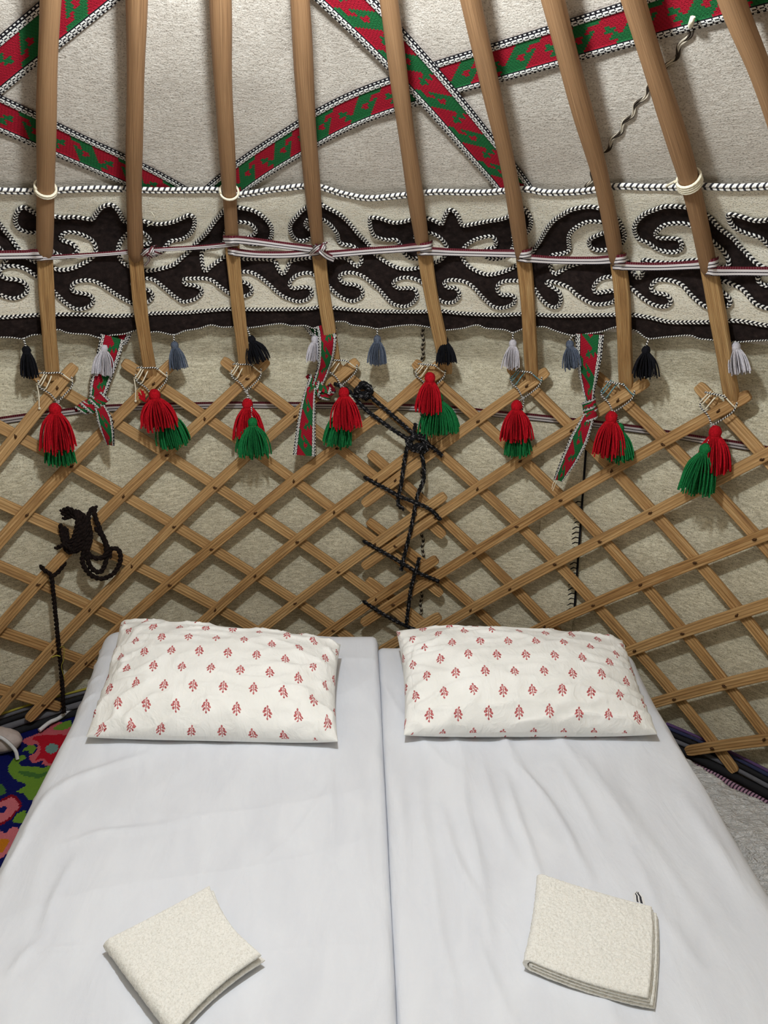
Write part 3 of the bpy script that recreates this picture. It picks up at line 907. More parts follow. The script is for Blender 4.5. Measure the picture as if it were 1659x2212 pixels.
BOTE = [(-90, 738), (-30, 722), (0, 732), (30, 728), (48, 732), (70, 724), (95, 722), (125, 712), (140, 718), (160, 722), (190, 724), (215, 730), (240, 725), (270, 722), (297, 713), (312, 720), (340, 717), (375, 723), (400, 714), (430, 709), (455, 702), (480, 707), (510, 706), (535, 708), (560, 705), (605, 698), (630, 703), (660, 702), (680, 708), (712, 695), (745, 693), (760, 700), (795, 705), (815, 710), (840, 706), (888, 701), (925, 706), (957, 713), (996, 710), (1030, 703), (1050, 710), (1090, 713), (1108, 719), (1130, 711), (1172, 705), (1200, 714), (1238, 724), (1270, 720), (1300, 716), (1330, 707), (1350, 709), (1375, 716), (1400, 731), (1440, 728), (1490, 725), (1510, 732), (1550, 736), (1592, 740), (1625, 736), (1659, 743), (1760, 752)]

def sl(pts, d=DV, n=6, cuts=None):
    """pixels -> smooth (s, l) polyline in metric-ish valance coordinates (s at knee radius)"""
    q = np.array([hit(x, y, d) for x, y in pts])
    q[:, 0] *= 1.45
    if cuts:                                  # the scroll motif goes on past both sides: repeat one period
        (a0, a1), (c0, c1) = cuts
        ia0, ia1, ic0, ic1 = (pts.index(p) for p in (a0, a1, c0, c1))
        P_L = q[ia1, 0] - q[ia0, 0]; P_R = q[ic1, 0] - q[ic0, 0]
        def moved(ch, dx, l0, l1, at):
            ch = ch.copy(); ch[:, 0] += dx
            ch[:, 1] += l1 - l0
            return ch
        left = moved(q[ia0:ia1], -P_L, q[ia1, 1], q[ia0, 1], 0)
        right = moved(q[ic0 + 1:ic1 + 1], P_R, q[ic0, 1], q[ic1, 1], 0)
        q = np.vstack([left, q[ia0:ic1 + 1], right])
    return resample(catmull(q, n), 0.005)
def from_sl(Q, d):
    return surf_grid(Q[:, 0] / 1.45, Q[:, 1], d)
def vwob(s, l):
    w = 0.007 * noise.noise(Vector((s * 3.2, l * 9.0, 1.3))) + 0.0032 * noise.noise(Vector((s * 6, l * 30.0, 5.1))) + 0.0012 * noise.noise(Vector((s * 16, l * 60.0, 2.1)))
    return max(w, -0.004 + 0.3 * w)
def vdepth(Q, d0):
    return np.array([d0 + vwob(a, b) for a, b in Q])

def inside(poly, X, Y):
    c = np.zeros(X.shape, bool)
    n = len(poly); j = n - 1
    for i in range(n):
        xi, yi = poly[i]; xj, yj = poly[j]
        if yi != yj:
            m_ = ((yi > Y) != (yj > Y)) & (X < (xj - xi) * (Y - yi) / (yj - yi) + xi)
            c ^= m_
        j = i
    return c

def felt_piece(name, outline, d, mat, parent, step=0.02, thick=0.003):
    """cut felt piece: outline (closed, s/l) triangulated on the shell with a skirt for thickness"""
    x0, y0 = outline.min(0); x1, y1 = outline.max(0)
    X, Y = np.meshgrid(np.arange(x0 + step / 2, x1, step), np.arange(y0 + step / 2, y1, step))
    ok = inside(outline, X, Y)
    pts = np.stack([X[ok], Y[ok]], -1)
    # keep interior points off the edge
    dm = np.array([np.min((outline[:, 0] - p[0]) ** 2 + (outline[:, 1] - p[1]) ** 2) for p in pts]) if len(pts) else np.zeros(0)
    pts = pts[dm > 0.004 ** 2] if len(pts) else pts
    n = len(outline)
    vs_, _, fs, ovs, _, ofs = delaunay_2d_cdt([Vector(p) for p in outline] + [Vector(p) for p in pts], [], [list(range(n))], 1, 1e-6)
    V2 = np.array([tuple(v) for v in vs_])
    V = from_sl(V2, vdepth(V2, d))
    mb = MB()
    UV = V2
    mb.raw(V, [tuple(f) for f in fs], UV)
    loop = np.vstack([outline, outline[:1]])
    a = from_sl(loop, vdepth(loop, d)); b = from_sl(loop, vdepth(loop, d + thick))
    mb.grid(np.stack([a, b], 1), np.stack([loop, loop], 1))
    return mb.build(name, mat, parent)

VAL = thing('felt_valance', on_surf(800, 720, DV), 'cream felt valance with brown ram-horn scroll applique behind the roof poles', 'valance')
top = sl(TOPE, cuts=(((0, 408), (780, 424)), ((880, 418), (1659, 400))))
bord = sl(BORD, cuts=(((0, 684), (740, 664)), ((900, 672), (1659, 702))))
bote = sl(BOTE, n=4, cuts=(((48, 732), (815, 710)), ((815, 710), (1592, 740))))
up = sl(UP, cuts=(((48, 544), (812, 545)), ((815, 466), (1590, 458))))
low = sl(LOW, cuts=(((124, 636), (840, 646)), ((840, 646), (1627, 644))))
_s0 = max(e[0, 0] for e in (top, bord, bote, up, low)); _s1 = min(e[-1, 0] for e in (top, bord, bote, up, low))
def span(Q):
    a = int(np.argmax(Q[:, 0] >= _s0)); b = len(Q) - int(np.argmax(Q[::-1, 0] <= _s1))
    return Q[a:b]
top, bord, bote, up, low = (span(e) for e in (top, bord, bote, up, low))
felt_piece('ground_felt', np.vstack([top, bord[::-1]]), DV, M['felt_cream'], VAL, 0.025)
felt_piece('border_felt', np.vstack([bord, bote[::-1]]), DV - 0.0005, M['felt_brown'], VAL, 0.025)
felt_piece('scroll_applique', np.vstack([up, low[::-1]]), DV - 0.003, M['felt_brown'], VAL, 0.02)

def edging(Q, d, r, parent, mat, name='edging_cord', double=True, side=0.0):
    P = from_sl(Q, vdepth(Q, d))
    th_ = Q[:, 0] / 1.45
    N = np.array([s_normal(t, l) for t, l in zip(th_, Q[:, 1])])
    T = tangents(P)
    S = unit(np.cross(T, N))
    mb = MB()
    if double:
        mb.tube(P + S * (r * 0.92 + side), r, 6, up=N)
        mb.tube(P - S * (r * 0.92 - side), r, 6, up=N, vflip=True)
    else:
        mb.tube(P + S * side, r, 6, up=N)
    return mb.build(name, mat, parent)
edging(up, DV - 0.006, 0.0031, VAL, M['cord'])
edging(low, DV - 0.006, 0.0031, VAL, M['cord'])
edging(bord, DV - 0.004, 0.0031, VAL, M['cord'])
edging(top, DV - 0.002, 0.0048, VAL, M['cord_top'], 'edge_rope')
edging(bote, DV - 0.001, 0.0022, VAL, M['cord_thin'], 'scallop_cord', False)

mb = MB(); mb.tube(catmull([on_surf(327, 458, 0.012), on_surf(333, 468, 0.008), on_surf(331, 480, 0.010), on_surf(318, 489, 0.016)], 5), 0.0011, 5); mb.build('loose_thread', M['cream_cord'], VAL)
# ================================================================== tassels
def tassel(mb, Ptop, Pbot, rb, n, yr, head_r, hmul=1.0, sway=0.25):
    Ptop, Pbot = np.asarray(Ptop), np.asarray(Pbot)
    ax = unit(Pbot - Ptop); ln = np.linalg.norm(Pbot - Ptop)
    e1 = unit(np.cross(ax, [0.3, 1, 0.2])); e2 = np.cross(ax, e1)
    neck = Ptop + ax * head_r * 1.75
    axes = np.array([e1, e2, -ax])
    mb.blob(Ptop + ax * head_r * 0.95, (head_r, head_r, head_r * 1.12), 14, 8, 0.035, axes)
    a = np.linspace(0, 2 * math.pi * 2.5, 34)
    mb.tube(neck + np.outer(np.linspace(-0.002, 0.003, 34), ax) + head_r * 0.82 * (np.outer(np.cos(a), e1) + np.outer(np.sin(a), e2)), yr * 0.9, 4)
    for k_ in range(n):
        g = k_ * 2.39996; q = math.sqrt((k_ + 0.5) / n)
        dirv = math.cos(g) * e1 + math.sin(g) * e2
        le = (ln - head_r * 1.75) * (1.0 + rng.uniform(-0.07, 0.04)) * (1.0 - 0.06 * q)
        rr = rb * q * (1 + rng.uniform(-.1, .1))
        jit = rng.standard_normal(3) * rb * 0.10
        p = [neck + dirv * head_r * 0.75 * q - ax * 0.003,
             neck + dirv * (head_r * 0.8 * q + 0.62 * (rr - head_r * .8 * q)) + ax * le * 0.27 + jit * 0.2,
             neck + dirv * (head_r * 0.8 * q + 0.92 * (rr - head_r * .8 * q)) + ax * le * 0.65 + jit * 0.6,
             neck + dirv * rr + ax * le + jit]
        mb.tube(catmull(p, 2), yr, 4, caps=True)

VT = [((50, 730), (56, 748), (65, 816), 30, 'black'), ((213, 729), (225, 744), (221, 811), 44, 'silver'), ((375, 722), (376, 738), (385, 797), 36, 'slate'),
      ((532, 706), (541, 726), (562, 782), 50, 'black'), ((680, 707), (681, 726), (677, 779), 36, 'silver'), ((815, 709), (815, 725), (815, 788), 42, 'slate'),
      ((957, 712), (960, 727), (964, 786), 44, 'black'), ((1108, 718), (1108, 734), (1106, 796), 36, 'silver'), ((1238, 723), (1230, 736), (1238, 795), 40, 'slate'),
      ((1402, 730), (1396, 748), (1393, 815), 52, 'black'), ((1589, 738), (1588, 740), (1598, 808), 40, 'silver')]
for (e, h_, b_, w, colr) in VT:
    P0 = on_surf(*e, DV - 0.004)
    P1 = on_vplane(*h_, P0 - 0 * P0) + np.array([0, 0, 0])
    n = np.array([math.sin(math.atan2(P0[0] - YC[0], P0[1] - YC[1])), math.cos(math.atan2(P0[0] - YC[0], P0[1] - YC[1])), 0])
    P2 = on_vplane(*b_, P0)
    mpp = np.linalg.norm(P0 - EYE) / F_PX
    mb = MB(); tassel(mb, P1, P2, w / 2 * mpp * 0.98, 64, 0.0019, 0.0120)
    t_ = mb.build('tassel', M['yarn_' + colr], VAL)
    t_['label'] = colr + ' yarn tassel'
    t_['_org'] = list(VAL['_org'])
    mc = MB(); mc.tube(catmull([P0, 0.5 * (P0 + P1) + n * -0.002, P1 + np.array([0, 0, -0.004])], 4), 0.0028, 6)
    mc.build('tassel_cord', M['cord_thin'], t_)

RT = [  # red head top, red bottom, width ; green head top, bottom, width ; depth order
    ((118, 872), (127, 972), 68, (124, 925), (130, 1002), 62, 'red'),
    ((332, 842), (347, 922), 82, (358, 880), (379, 964), 70, 'red'),
    ((534, 862), (540, 948), 62, (545, 903), (549, 985), 72, 'green'),
    ((742, 838), (750, 925), 66, (738, 878), (728, 962), 62, 'red'),
    ((929, 806), (927, 890), 60, (946, 850), (950, 938), 88, 'red'),
    ((1116, 866), (1114, 952), 66, (1118, 915), (1120, 984), 58, 'red'),
    ((1322, 890), (1313, 984), 66, (1336, 915), (1341, 994), 54, 'red'),
    ((1546, 921), (1537, 1020), 70, (1526, 960), (1503, 1062), 76, 'green'),
]
TLAB = ['red and green tassel pair under the pole with the doubled cream cord loop',
        'wide-spread red tassel with green one below, a stray red end beside its cord',
        'green tassel hanging in front of a narrow red one, beside the slate curtain tassel',
        'red and green tassel pair next to the patterned strap tail and the black rope knot',
        'red tassel with a broad green fringe below, under the black tassel by the seam',
        'red tassel almost hiding its green one, under the pole between silver tassel and strap',
        'red and green tassel pair right beside the knotted hanging strap end',
        'longest red and green tassel pair, its green tassel hanging lower and to one side']
for i, (rh, rb_, rw, gh, gb, gw, front) in enumerate(RT):
    H = HEADS[i]
    base = wpt(H[0], H[1] - 0.02, -0.045)
    root = thing('tassel_pair', base, TLAB[i], 'tassel', 'red and green tassels along the lattice heads')
    dr, dg = (-0.058, -0.036) if front == 'red' else (-0.04, -0.068)
    Pr = on_surf(*rh, dr); Prb = on_surf(*rb_, dr)
    Pg = on_surf(*gh, dg); Pgb = on_surf(*gb, dg)
    mpp = np.linalg.norm(Pr - EYE) / F_PX
    mb = MB(); tassel(mb, Pr, Prb, rw / 2 * mpp * 0.97, 100, 0.0026, 0.0175)
    rt = mb.build('red_tassel', M['yarn_red'], root)
    if i == 1:
        rt['_org'] = list(root['_org'])
        mb = MB()
        for q in range(14):
            p0 = on_surf(314, 868, dr); e = rng.uniform(-1, 1, 2)
            mb.tube(catmull([on_surf(322, 858, dr), p0, on_surf(306 + 8 * e[0], 850 + 9 * e[1], dr)], 3), 0.0018, 4)
        mb.build('stray_end', M['yarn_red'], rt)
    mb = MB(); tassel(mb, Pg, Pgb, gw / 2 * mpp * 0.97, 100, 0.0025, 0.0160)
    mb.build('green_tassel', M['yarn_green'], root)
    # black and white cord: around both horns of the head, then down to the tassels
    g = lambda a, b, d=-0.019: wpt(H[0] + a * 0.74, H[1] + b, d)
    J = g(-0.006, -0.030, -0.026)
    mb = MB()
    mb.tube(catmull([g(-0.056, 0.048, -0.004), g(-0.05, 0.056, -0.012), g(-0.02, 0.058), g(0.012, 0.058, -0.02), g(0.03, 0.05, -0.02)], 5), 0.0024, 6)
    mb.tube(catmull([g(-0.064, 0.03, -0.006), g(-0.062, 0.014), g(-0.03, -0.004, -0.022), J], 6), 0.0024, 6)
    mb.tube(catmull([g(0.062, 0.034, -0.008), g(0.058, 0.014), g(0.03, -0.008, -0.022), J], 6), 0.0024, 6)
    mb.tube(catmull([J, 0.5 * (J + Pr) + np.array([0.004, 0, 0]), Pr + np.array([0, 0, -0.004])], 6), 0.0024, 6)
    mb.tube(catmull([J + np.array([0.003, 0, 0.002]), 0.55 * J + 0.45 * Pg + np.array([0.006, 0.0, 0.0]), Pg + np.array([0, 0, -0.004])], 6), 0.0024, 6)
    mb.blob(J, 0.006, 8, 6, 0.1)
    mb.build('hanging_cord', M['cord_thin'], root)

# ================================================================== woven bands
def _pat():
    rows = []
    for y in range(12):
        row = ''
        for x in range(24):
            t = (x - y) % 24
            g = t >= 13
            if y in (2, 3) and 13 <= t < 17: g = False
            if y == 4 and 15 <= t < 17: g = False
            if y in (8, 9) and (t < 4): g = True
            if y == 7 and 2 <= t < 4: g = True
            if y in (5, 6) and 4 <= t < 8: g = True
            if y == 4 and 7 <= t < 9: g = True
            if y in (5, 6) and 17 <= t < 20: g = False
            if y == 7 and 16 <= t < 18: g = False
            row += 'G' if g else 'R'
        rows.append(row)
    return rows
PAT = _pat()
C_R, C_G = np.array(srgb(168, 22, 44)[:3]), np.array(srgb(30, 104, 56)[:3])
C_W, C_K = np.array(srgb(232, 230, 224)[:3]), np.array(srgb(24, 22, 28)[:3])
ROWW = [2.6, 1.8, 3.2, 2.2, 3.2, 1.4] + [4.5] * 12 + [1.4, 3.2, 2.2, 3.2, 1.8, 2.6]
ROWE = np.concatenate([[0], np.cumsum(ROWW)]); ROWE = ROWE / ROWE[-1] - 0.5       # row edges across, -0.5..0.5
ROWZ = np.zeros(25); ROWZ[[2, 3, 4, 5, 19, 20, 21, 22]] = 0.0016
def band_cols(n, phase=0, mirror=False):
    out = np.empty((n, 24, 3))
    i = np.arange(n)
    for j in range(24):
        jj = j if j < 12 else 23 - j
        if 6 <= j < 18:
            row = PAT[(17 - j) if mirror else (j - 6)]
            sel = np.array([c == 'G' for c in row])[((i // 2) + phase) % 24]
            dark = ((i + j) % 3 == 0)[:, None] * 0.25
            out[:, j] = np.where(sel[:, None], C_G, C_R) * (1 - dark)
        elif jj == 0: out[:, j] = np.where(((i // 2) % 2 == 0)[:, None], C_W, C_K)
        elif jj == 1: out[:, j] = C_K
        elif jj in (2, 4): out[:, j] = np.where(((i % 5) == 4)[:, None], C_K * 3, C_W)
        elif jj == 3: out[:, j] = np.where(((i % 5) >= 3)[:, None], C_W, C_K)
        elif jj == 5: out[:, j] = C_K
    return out
BW = 0.088
def band_mesh(mb, P, N, W, phase=0, mirror=False, thick=0.003):
    """woven strip through P with normals N (towards the back), width W per point"""
    T = tangents(P)
    N = unit(N - (N * T).sum(1, keepdims=True) * T)
    S = np.cross(T, N)
    W = np.broadcast_to(np.asarray(W, float), (len(P),))
    G = P[:, None] + S[:, None] * (ROWE[None, :, None] * W[:, None, None]) - N[:, None] * ROWZ[None, :, None]
    L = np.arange(len(P)) * 0.0025
    UV = np.stack(np.broadcast_arrays(L[:, None], (ROWE * BW)[None]), -1)
    cols = band_cols(len(P) - 1, phase, mirror)
    mb.grid(G, UV, cols=cols)
    Bk = P[:, None] + S[:, None] * (np.array([-0.5, 0, 0.5])[None, :, None] * W[:, None, None]) + N[:, None] * thick
    mb.grid(Bk, None, flip=True, cols=np.tile(C_R * 0.6, ((len(P) - 1) * 2, 1)))
    for e in (0, -1):
        k_ = 0 if e == 0 else 2
        mb.grid(np.stack([G[:, e], Bk[:, k_]], 1), None, flip=(e == 0), cols=np.tile(C_K, (len(P) - 1, 1)))
def shell_path(pts, n=8):
    """pts (px, py, d) -> points on the shell at each depth, densified in the picture then laid on the shell"""
    q = catmull([np.array(p, float) for p in pts], n)
    P = np.array([on_surf(x, y, d) for x, y, d in q])
    P = resample(P, 0.0025)
    th_ = np.arctan2(P[:, 0] - YC[0], P[:, 1] - YC[1])
    N = []
    for t, p in zip(th_, P):
        rr = math.hypot(p[0] - YC[0], p[1] - YC[1])
        l_ = -0.1 if p[2] < ZC - 0.42 else (0.2 if rr > 1.44 else 0.8)
        N.append(s_normal(t, l_))
    N = np.array(N)
    # soften the step of the normals at the knees
    for _ in range(12):
        N[1:-1] = (N[:-2] + N[1:-1] * 2 + N[2:]) / 4
    return P, unit(N)
DBAND = 0.0385
def woven(name, label, pts, loc_px, phase, mirror=False):
    root = thing(name, on_surf(*loc_px, DBAND), label, 'woven band', 'patterned bands crossing the roof felt')
    P, N = shell_path(pts)
    mb = MB(); band_mesh(mb, P, N, BW, phase, mirror); mb.build('strap', M['woven'], root)
    return root
b1 = woven('woven_band', 'short patterned band running up to the roof past the first pole', [(-420, 520, DBAND), (-260, 375, DBAND), (-120, 250, DBAND), (0, 145, DBAND), (110, 55, DBAND), (230, -45, DBAND), (330, -130, DBAND)], (0, 145), 3)
b2 = woven('woven_band', 'patterned band descending beneath two cord-tied poles to the strap tail by the rope', [(-420, 60, DBAND - .006), (-260, 132, DBAND - .006), (-120, 195, DBAND - .003), (0, 248, DBAND), (150, 316, DBAND), (330, 398, DBAND), (450, 470, DBAND), (560, 560, DBAND + .003), (640, 640, DBAND + .003), (702, 722, DBAND + .002)], (330, 398), 8, True)
b3 = woven('woven_band', 'longest patterned band climbing from the valance rope across five poles', [(2060, -130, DBAND), (1900, -95, DBAND), (1760, -60, DBAND), (1560, -5, DBAND), (1400, 42, DBAND), (1100, 130, DBAND), (930, 180, DBAND), (760, 240, DBAND), (620, 318, DBAND), (510, 392, DBAND), (400, 490, DBAND), (300, 620, DBAND + .003), (242, 738, DBAND + .002)], (930, 180), 0)
b4 = woven('woven_band', 'patterned band lying over the longest band and ending in the hanging knotted strap', [(600, -140, DBAND - .006), (735, -10, DBAND - .006), (850, 105, DBAND - .006), (950, 215, DBAND - .006), (1030, 310, DBAND - .005), (1112, 410, DBAND - .002), (1190, 540, DBAND), (1240, 650, DBAND + .002), (1272, 735, DBAND - .002)], (1112, 410), 5)

def strap_tail(root, pts, widths, phase, name='strap_tail', mirror=False, twist=0.0):
    P, N = shell_path(pts)
    t = np.linspace(0, 1, len(P))
    W = np.interp(t, np.linspace(0, 1, len(widths)), widths)
    if twist:
        T = tangents(P)
        S = np.cross(T, N)
        a = twist * t
        N = N * np.cos(a)[:, None] + S * np.sin(a)[:, None]
    mb = MB(); band_mesh(mb, P, N, W, phase, mirror)
    return mb.build(name, M['woven'], root)
def strap_knot(root, c_px, d, axis_px, r, w, turns=1.6, phase=0):
    """band wound around itself: helix strip"""
    c = on_surf(*c_px, d); e = on_surf(*axis_px, d)
    ax = unit(e - c)
    n = s_normal(math.atan2(c[0] - YC[0], c[1] - YC[1]), -0.1)
    n = unit(n - (n @ ax) * ax); b = np.cross(ax, n)
    a = np.linspace(0, 2 * math.pi * turns, int(2 * math.pi * turns * r / 0.0025) + 8)
    Pk = c + np.outer((a / a[-1] - 0.5) * w * 0.9, ax) + (r + 0.002 * np.sin(a * 1.5))[:, None] * (np.outer(np.cos(a), n) * 0.75 + np.outer(np.sin(a), b))
    Nk = -unit(np.outer(np.cos(a), n) + np.outer(np.sin(a), b))
    mb = MB(); band_mesh(mb, Pk, Nk, w, phase)
    return mb.build('strap_knot', M['woven'], root)
# tail by the black rope (pole 4)
strap_tail(b2, [(702, 700, 0.024), (707, 735, -0.022), (703, 780, -0.036), (692, 815, -0.042), (684, 835, -0.046)], [0.062, 0.056, 0.05, 0.042, 0.034], 2, twist=-0.5)
strap_knot(b2, (684, 836, ), -0.038, (700, 846), 0.021, 0.05, 1.5, 6)
strap_knot(b2, (706, 850), -0.034, (712, 842), 0.017, 0.036, 1.2, 3)
strap_tail(b2, [(672, 834, -0.05), (667, 862, -0.058), (662, 910, -0.058), (657, 984, -0.056)], [0.03, 0.05, 0.064, 0.074], 9)
# tail with the knot left (pole 1/2)
strap_tail(b3, [(244, 728, 0.024), (236, 760, -0.0), (224, 800, -0.02), (214, 835, -0.034), (207, 868, -0.04)], [0.072, 0.066, 0.06, 0.054, 0.04], 4, twist=0.5)
strap_knot(b3, (205, 872), -0.036, (222, 862), 0.021, 0.046, 1.6, 1)
strap_knot(b3, (185, 880), -0.036, (196, 872), 0.017, 0.034, 1.1, 9)
strap_tail(b3, [(215, 878, -0.05), (224, 900, -0.054), (231, 930, -0.054), (238, 962, -0.052)], [0.03, 0.046, 0.044, 0.034], 12, twist=1.0)
# tail right
strap_tail(b4, [(1274, 722, 0.024), (1272, 760, -0.0), (1270, 810, -0.026), (1273, 866, -0.04)], [0.080, 0.076, 0.058, 0.026], 0, twist=0.35)
strap_knot(b4, (1274, 884), -0.038, (1277, 902), 0.019, 0.04, 1.7, 4)
strap_tail(b4, [(1272, 898, -0.05), (1258, 932, -0.054), (1234, 985, -0.052), (1206, 1038, -0.05)], [0.034, 0.054, 0.05, 0.03], 7, twist=-0.5)
mb = MB(); mb.tube(catmull([on_surf(1208, 1030, -0.05), on_surf(1200, 1045, -0.05), on_surf(1194, 1060, -0.05)], 4), 0.001, 4)
mb.tube(catmull([on_surf(1207, 1030, -0.05), on_surf(1196, 1042, -0.05), on_surf(1192, 1056, -0.05)], 4), 0.001, 4)
mb.build('loose_thread', M['cream_cord'], b4)

# ================================================================== striped ribbon round the poles
def strip(mb, P, UPV, w, thick=0.0014):
    P = np.asarray(P); T = tangents(P)
    UPV = unit(UPV - (UPV * T).sum(1, keepdims=True) * T)
    N = np.cross(T, UPV)
    L = np.concatenate([[0], np.cumsum(np.linalg.norm(np.diff(P, axis=0), axis=1))])
    w = np.broadcast_to(np.asarray(w, float), (len(P),))
    v = np.linspace(-0.5, 0.5, 5)
    for s, fl in ((-1, False), (1, True)):
        G = P[:, None] + UPV[:, None] * (v[None, :, None] * w[:, None, None]) + s * thick * 0.5 * N[:, None]
        mb.grid(G, np.stack(np.broadcast_arrays(L[:, None], (v + 0.5)[None]), -1), flip=fl)
def px_path(pts):
    q = catmull([np.array(p, float) for p in pts], 8)
    P = np.array([on_surf(x, y, d) for x, y, d in q])
    P = resample(P, 0.008)
    UPV = np.array([s_up(math.atan2(p[0] - YC[0], p[1] - YC[1]), 0.3) for p in P])
    return P, UPV
RB = thing('striped_ribbon', on_surf(690, 545, -0.02), 'narrow red, white and black ribbon wound around every roof pole', 'ribbon')
def rib(pts, w=0.025, name='ribbon_length'):
    mb = MB(); P, U_ = px_path(pts); strip(mb, P, U_, w); mb.build(name, M['ribbon'], RB)
FR = -0.026
rib([(-520, 600, FR), (-320, 575, FR), (-120, 556, FR), (-60, 552, -0.004), (0, 551, 0.008), (60, 550, 0.004), (80, 549, -0.018), (96, 549, FR), (108, 549, -0.018), (114, 551, 0.004)], 0.026)
rib([(78, 559, 0.0), (86, 558, -0.02), (98, 557, FR - .001), (112, 556, -0.018), (140, 554, 0.006), (220, 549, 0.008), (270, 545, 0.0), (292, 543, FR), (308, 542, -0.014)], 0.013)
rib([(308, 542, -0.012), (345, 539, 0.004), (420, 535, 0.008), (470, 531, 0.0), (500, 528, FR + .001), (516, 526, -0.014)], 0.013)
rib([(484, 518, -0.004), (500, 518, FR - .002), (516, 518, -0.018), (560, 523, 0.004), (620, 531, 0.006), (660, 536, -0.008), (690, 540, FR - .004)], 0.022)
rib([(488, 541, -0.004), (502, 543, FR - .002), (518, 546, -0.014), (560, 550, 0.008), (620, 550, 0.008), (665, 546, -0.01), (690, 541, FR - .003), (704, 530, -0.016)], 0.022)
rib([(674, 526, -0.012), (690, 538, FR - .008), (705, 552, FR - .004), (722, 560, -0.004)], 0.018)
rib([(704, 550, -0.02), (740, 547, 0.002), (800, 542, 0.008), (870, 537, 0.004), (900, 534, -0.018), (916, 533, FR), (930, 530, -0.016), (934, 528, 0.004)], 0.023)
rib([(900, 542, 0.0), (908, 543, -0.02), (920, 543, FR - .001), (936, 543, -0.014), (980, 545, 0.008), (1060, 547, 0.008), (1110, 548, -0.012), (1130, 549, FR), (1145, 546, -0.014), (1149, 542, 0.004)], 0.023)
rib([(1116, 555, 0.0), (1122, 556, -0.02), (1134, 558, FR - .001), (1150, 559, -0.014), (1200, 562, 0.008), (1280, 563, 0.006), (1316, 561, -0.012), (1335, 560, FR), (1350, 558, -0.014), (1353, 555, 0.004)], 0.023)
rib([(1322, 572, 0.0), (1328, 573, -0.02), (1340, 574, FR - .001), (1356, 575, -0.014), (1420, 576, 0.008), (1490, 573, 0.004), (1515, 571, -0.014), (1534, 570, FR), (1548, 567, -0.014), (1552, 564, 0.004)], 0.023)
rib([(1518, 582, 0.0), (1524, 583, -0.02), (1537, 585, FR - .001), (1554, 586, -0.014), (1600, 586, 0.006), (1680, 587, 0.004), (1745, 590, FR), (1900, 600, FR), (2150, 622, FR)], 0.024)
# knots of the ribbon
def ribbon_knot(c_px, n=4, sc=1.0, d0=FR - 0.006):
    mb = MB()
    for q in range(n):
        a = -0.7 + q * 1.35
        x, y = c_px[0] + q * 5 * sc - 6, c_px[1] + (q % 2) * 3 - 1
        dx, dy = 13 * sc * math.cos(a), 13 * sc * math.sin(a)
        P, U_ = px_path([(x - dx, y - dy, d0 + 0.02), (x - dx * .6, y - dy * .6, d0 + .002), (x, y, d0 - 0.004), (x + dx * .6, y + dy * .6, d0 + .002), (x + dx, y + dy, d0 + 0.02)])
        T = tangents(P); Nn = np.array([s_normal(math.atan2(p[0] - YC[0], p[1] - YC[1]), 0.3) for p in P])
        strip(mb, P, np.cross(Nn, T), 0.014)
    mb.build('ribbon_knot', M['ribbon'], RB)
ribbon_knot((322, 545), 4, 1.1)
ribbon_knot((690, 539), 3, 1.2)
mb = MB(); P, U_ = px_path([(316, 552, FR), (322, 562, -0.01), (312, 574, 0.004)]); strip(mb, P, np.tile([1.0, 0, 0], (len(P), 1)), 0.006); mb.build('ribbon_end', M['ribbon'], RB)
# wider strap on the felt behind the lattice heads
SB = thing('woven_strap', on_surf(600, 876, 0.05), 'flat red, white and black strap running level behind the lattice heads', 'strap')
mb = MB()
P, U_ = px_path([(-520, 1030, 0.046), (-300, 968, 0.046), (-120, 930, 0.046), (0, 909, 0.046), (120, 893, 0.047), (243, 881, 0.047), (489, 875, 0.047), (600, 875.5, 0.047), (702, 876, 0.047), (850, 879, 0.047), (989, 885.6, 0.047), (1090, 896, 0.047), (1160, 902, 0.047), (1369, 926, 0.047), (1504, 948, 0.047), (1605, 963, 0.047), (1760, 992, 0.047), (1950, 1034, 0.047), (2200, 1100, 0.047)])
strip(mb, P, U_, 0.031)
mb.build('strap_length', M['ribbon'], SB)

# ================================================================== ropes and seams
def twist_rope(mb, P, r, pitch=0.03, strands=2, fuzz=0):
    P = resample(np.asarray(P), 0.005)
    T = tangents(P)
    nrm = unit(np.cross(T[0], [0.2, 0.9, 0.3])); N = np.empty_like(P)
    for i in range(len(P)):
        nrm = unit(nrm - (nrm @ T[i]) * T[i]); N[i] = nrm
    B = np.cross(T, N)
    a = np.arange(len(P)) * 0.005 / pitch * 2 * math.pi
    for s in range(strands):
        ph = a + s * 2 * math.pi / strands
        mb.tube(P + r * 0.55 * (np.cos(ph)[:, None] * N + np.sin(ph)[:, None] * B), r * 0.72, 5)
    for _ in range(fuzz):
        i = rng.integers(0, len(P)); d = unit(rng.standard_normal(3))
        mb.tube([P[i], P[i] + d * r * 1.6, P[i] + d * r * 2.4 + rng.standard_normal(3) * r * 0.6], 0.0005, 3, caps=False)
def rope_px(mb, pts, r=0.0065, n=6, **kw):
    q = catmull([np.array(p, float) for p in pts], n)
    twist_rope(mb, [on_surf(x, y, d) for x, y, d in q], r, **kw)
def rope_knot(mb, c_px, rad_px, d, n, r):
    for q in range(n):
        pts = []
        a0 = rng.uniform(0, 6.28); tilt = rng.uniform(0.4, 1.0)
        for k_ in range(9):
            a = a0 + k_ / 8 * 6.0
            rr = rad_px * rng.uniform(0.55, 1.0)
            pts.append((c_px[0] + rr * math.cos(a), c_px[1] + rr * tilt * math.sin(a), d + rng.uniform(-0.022, 0.008)))
        rope_px(mb, pts, r, 4, fuzz=10)
JR = thing('black_rope', on_surf(890, 1340, -0.02), 'black hair rope lacing the two lattice sections together', 'rope')
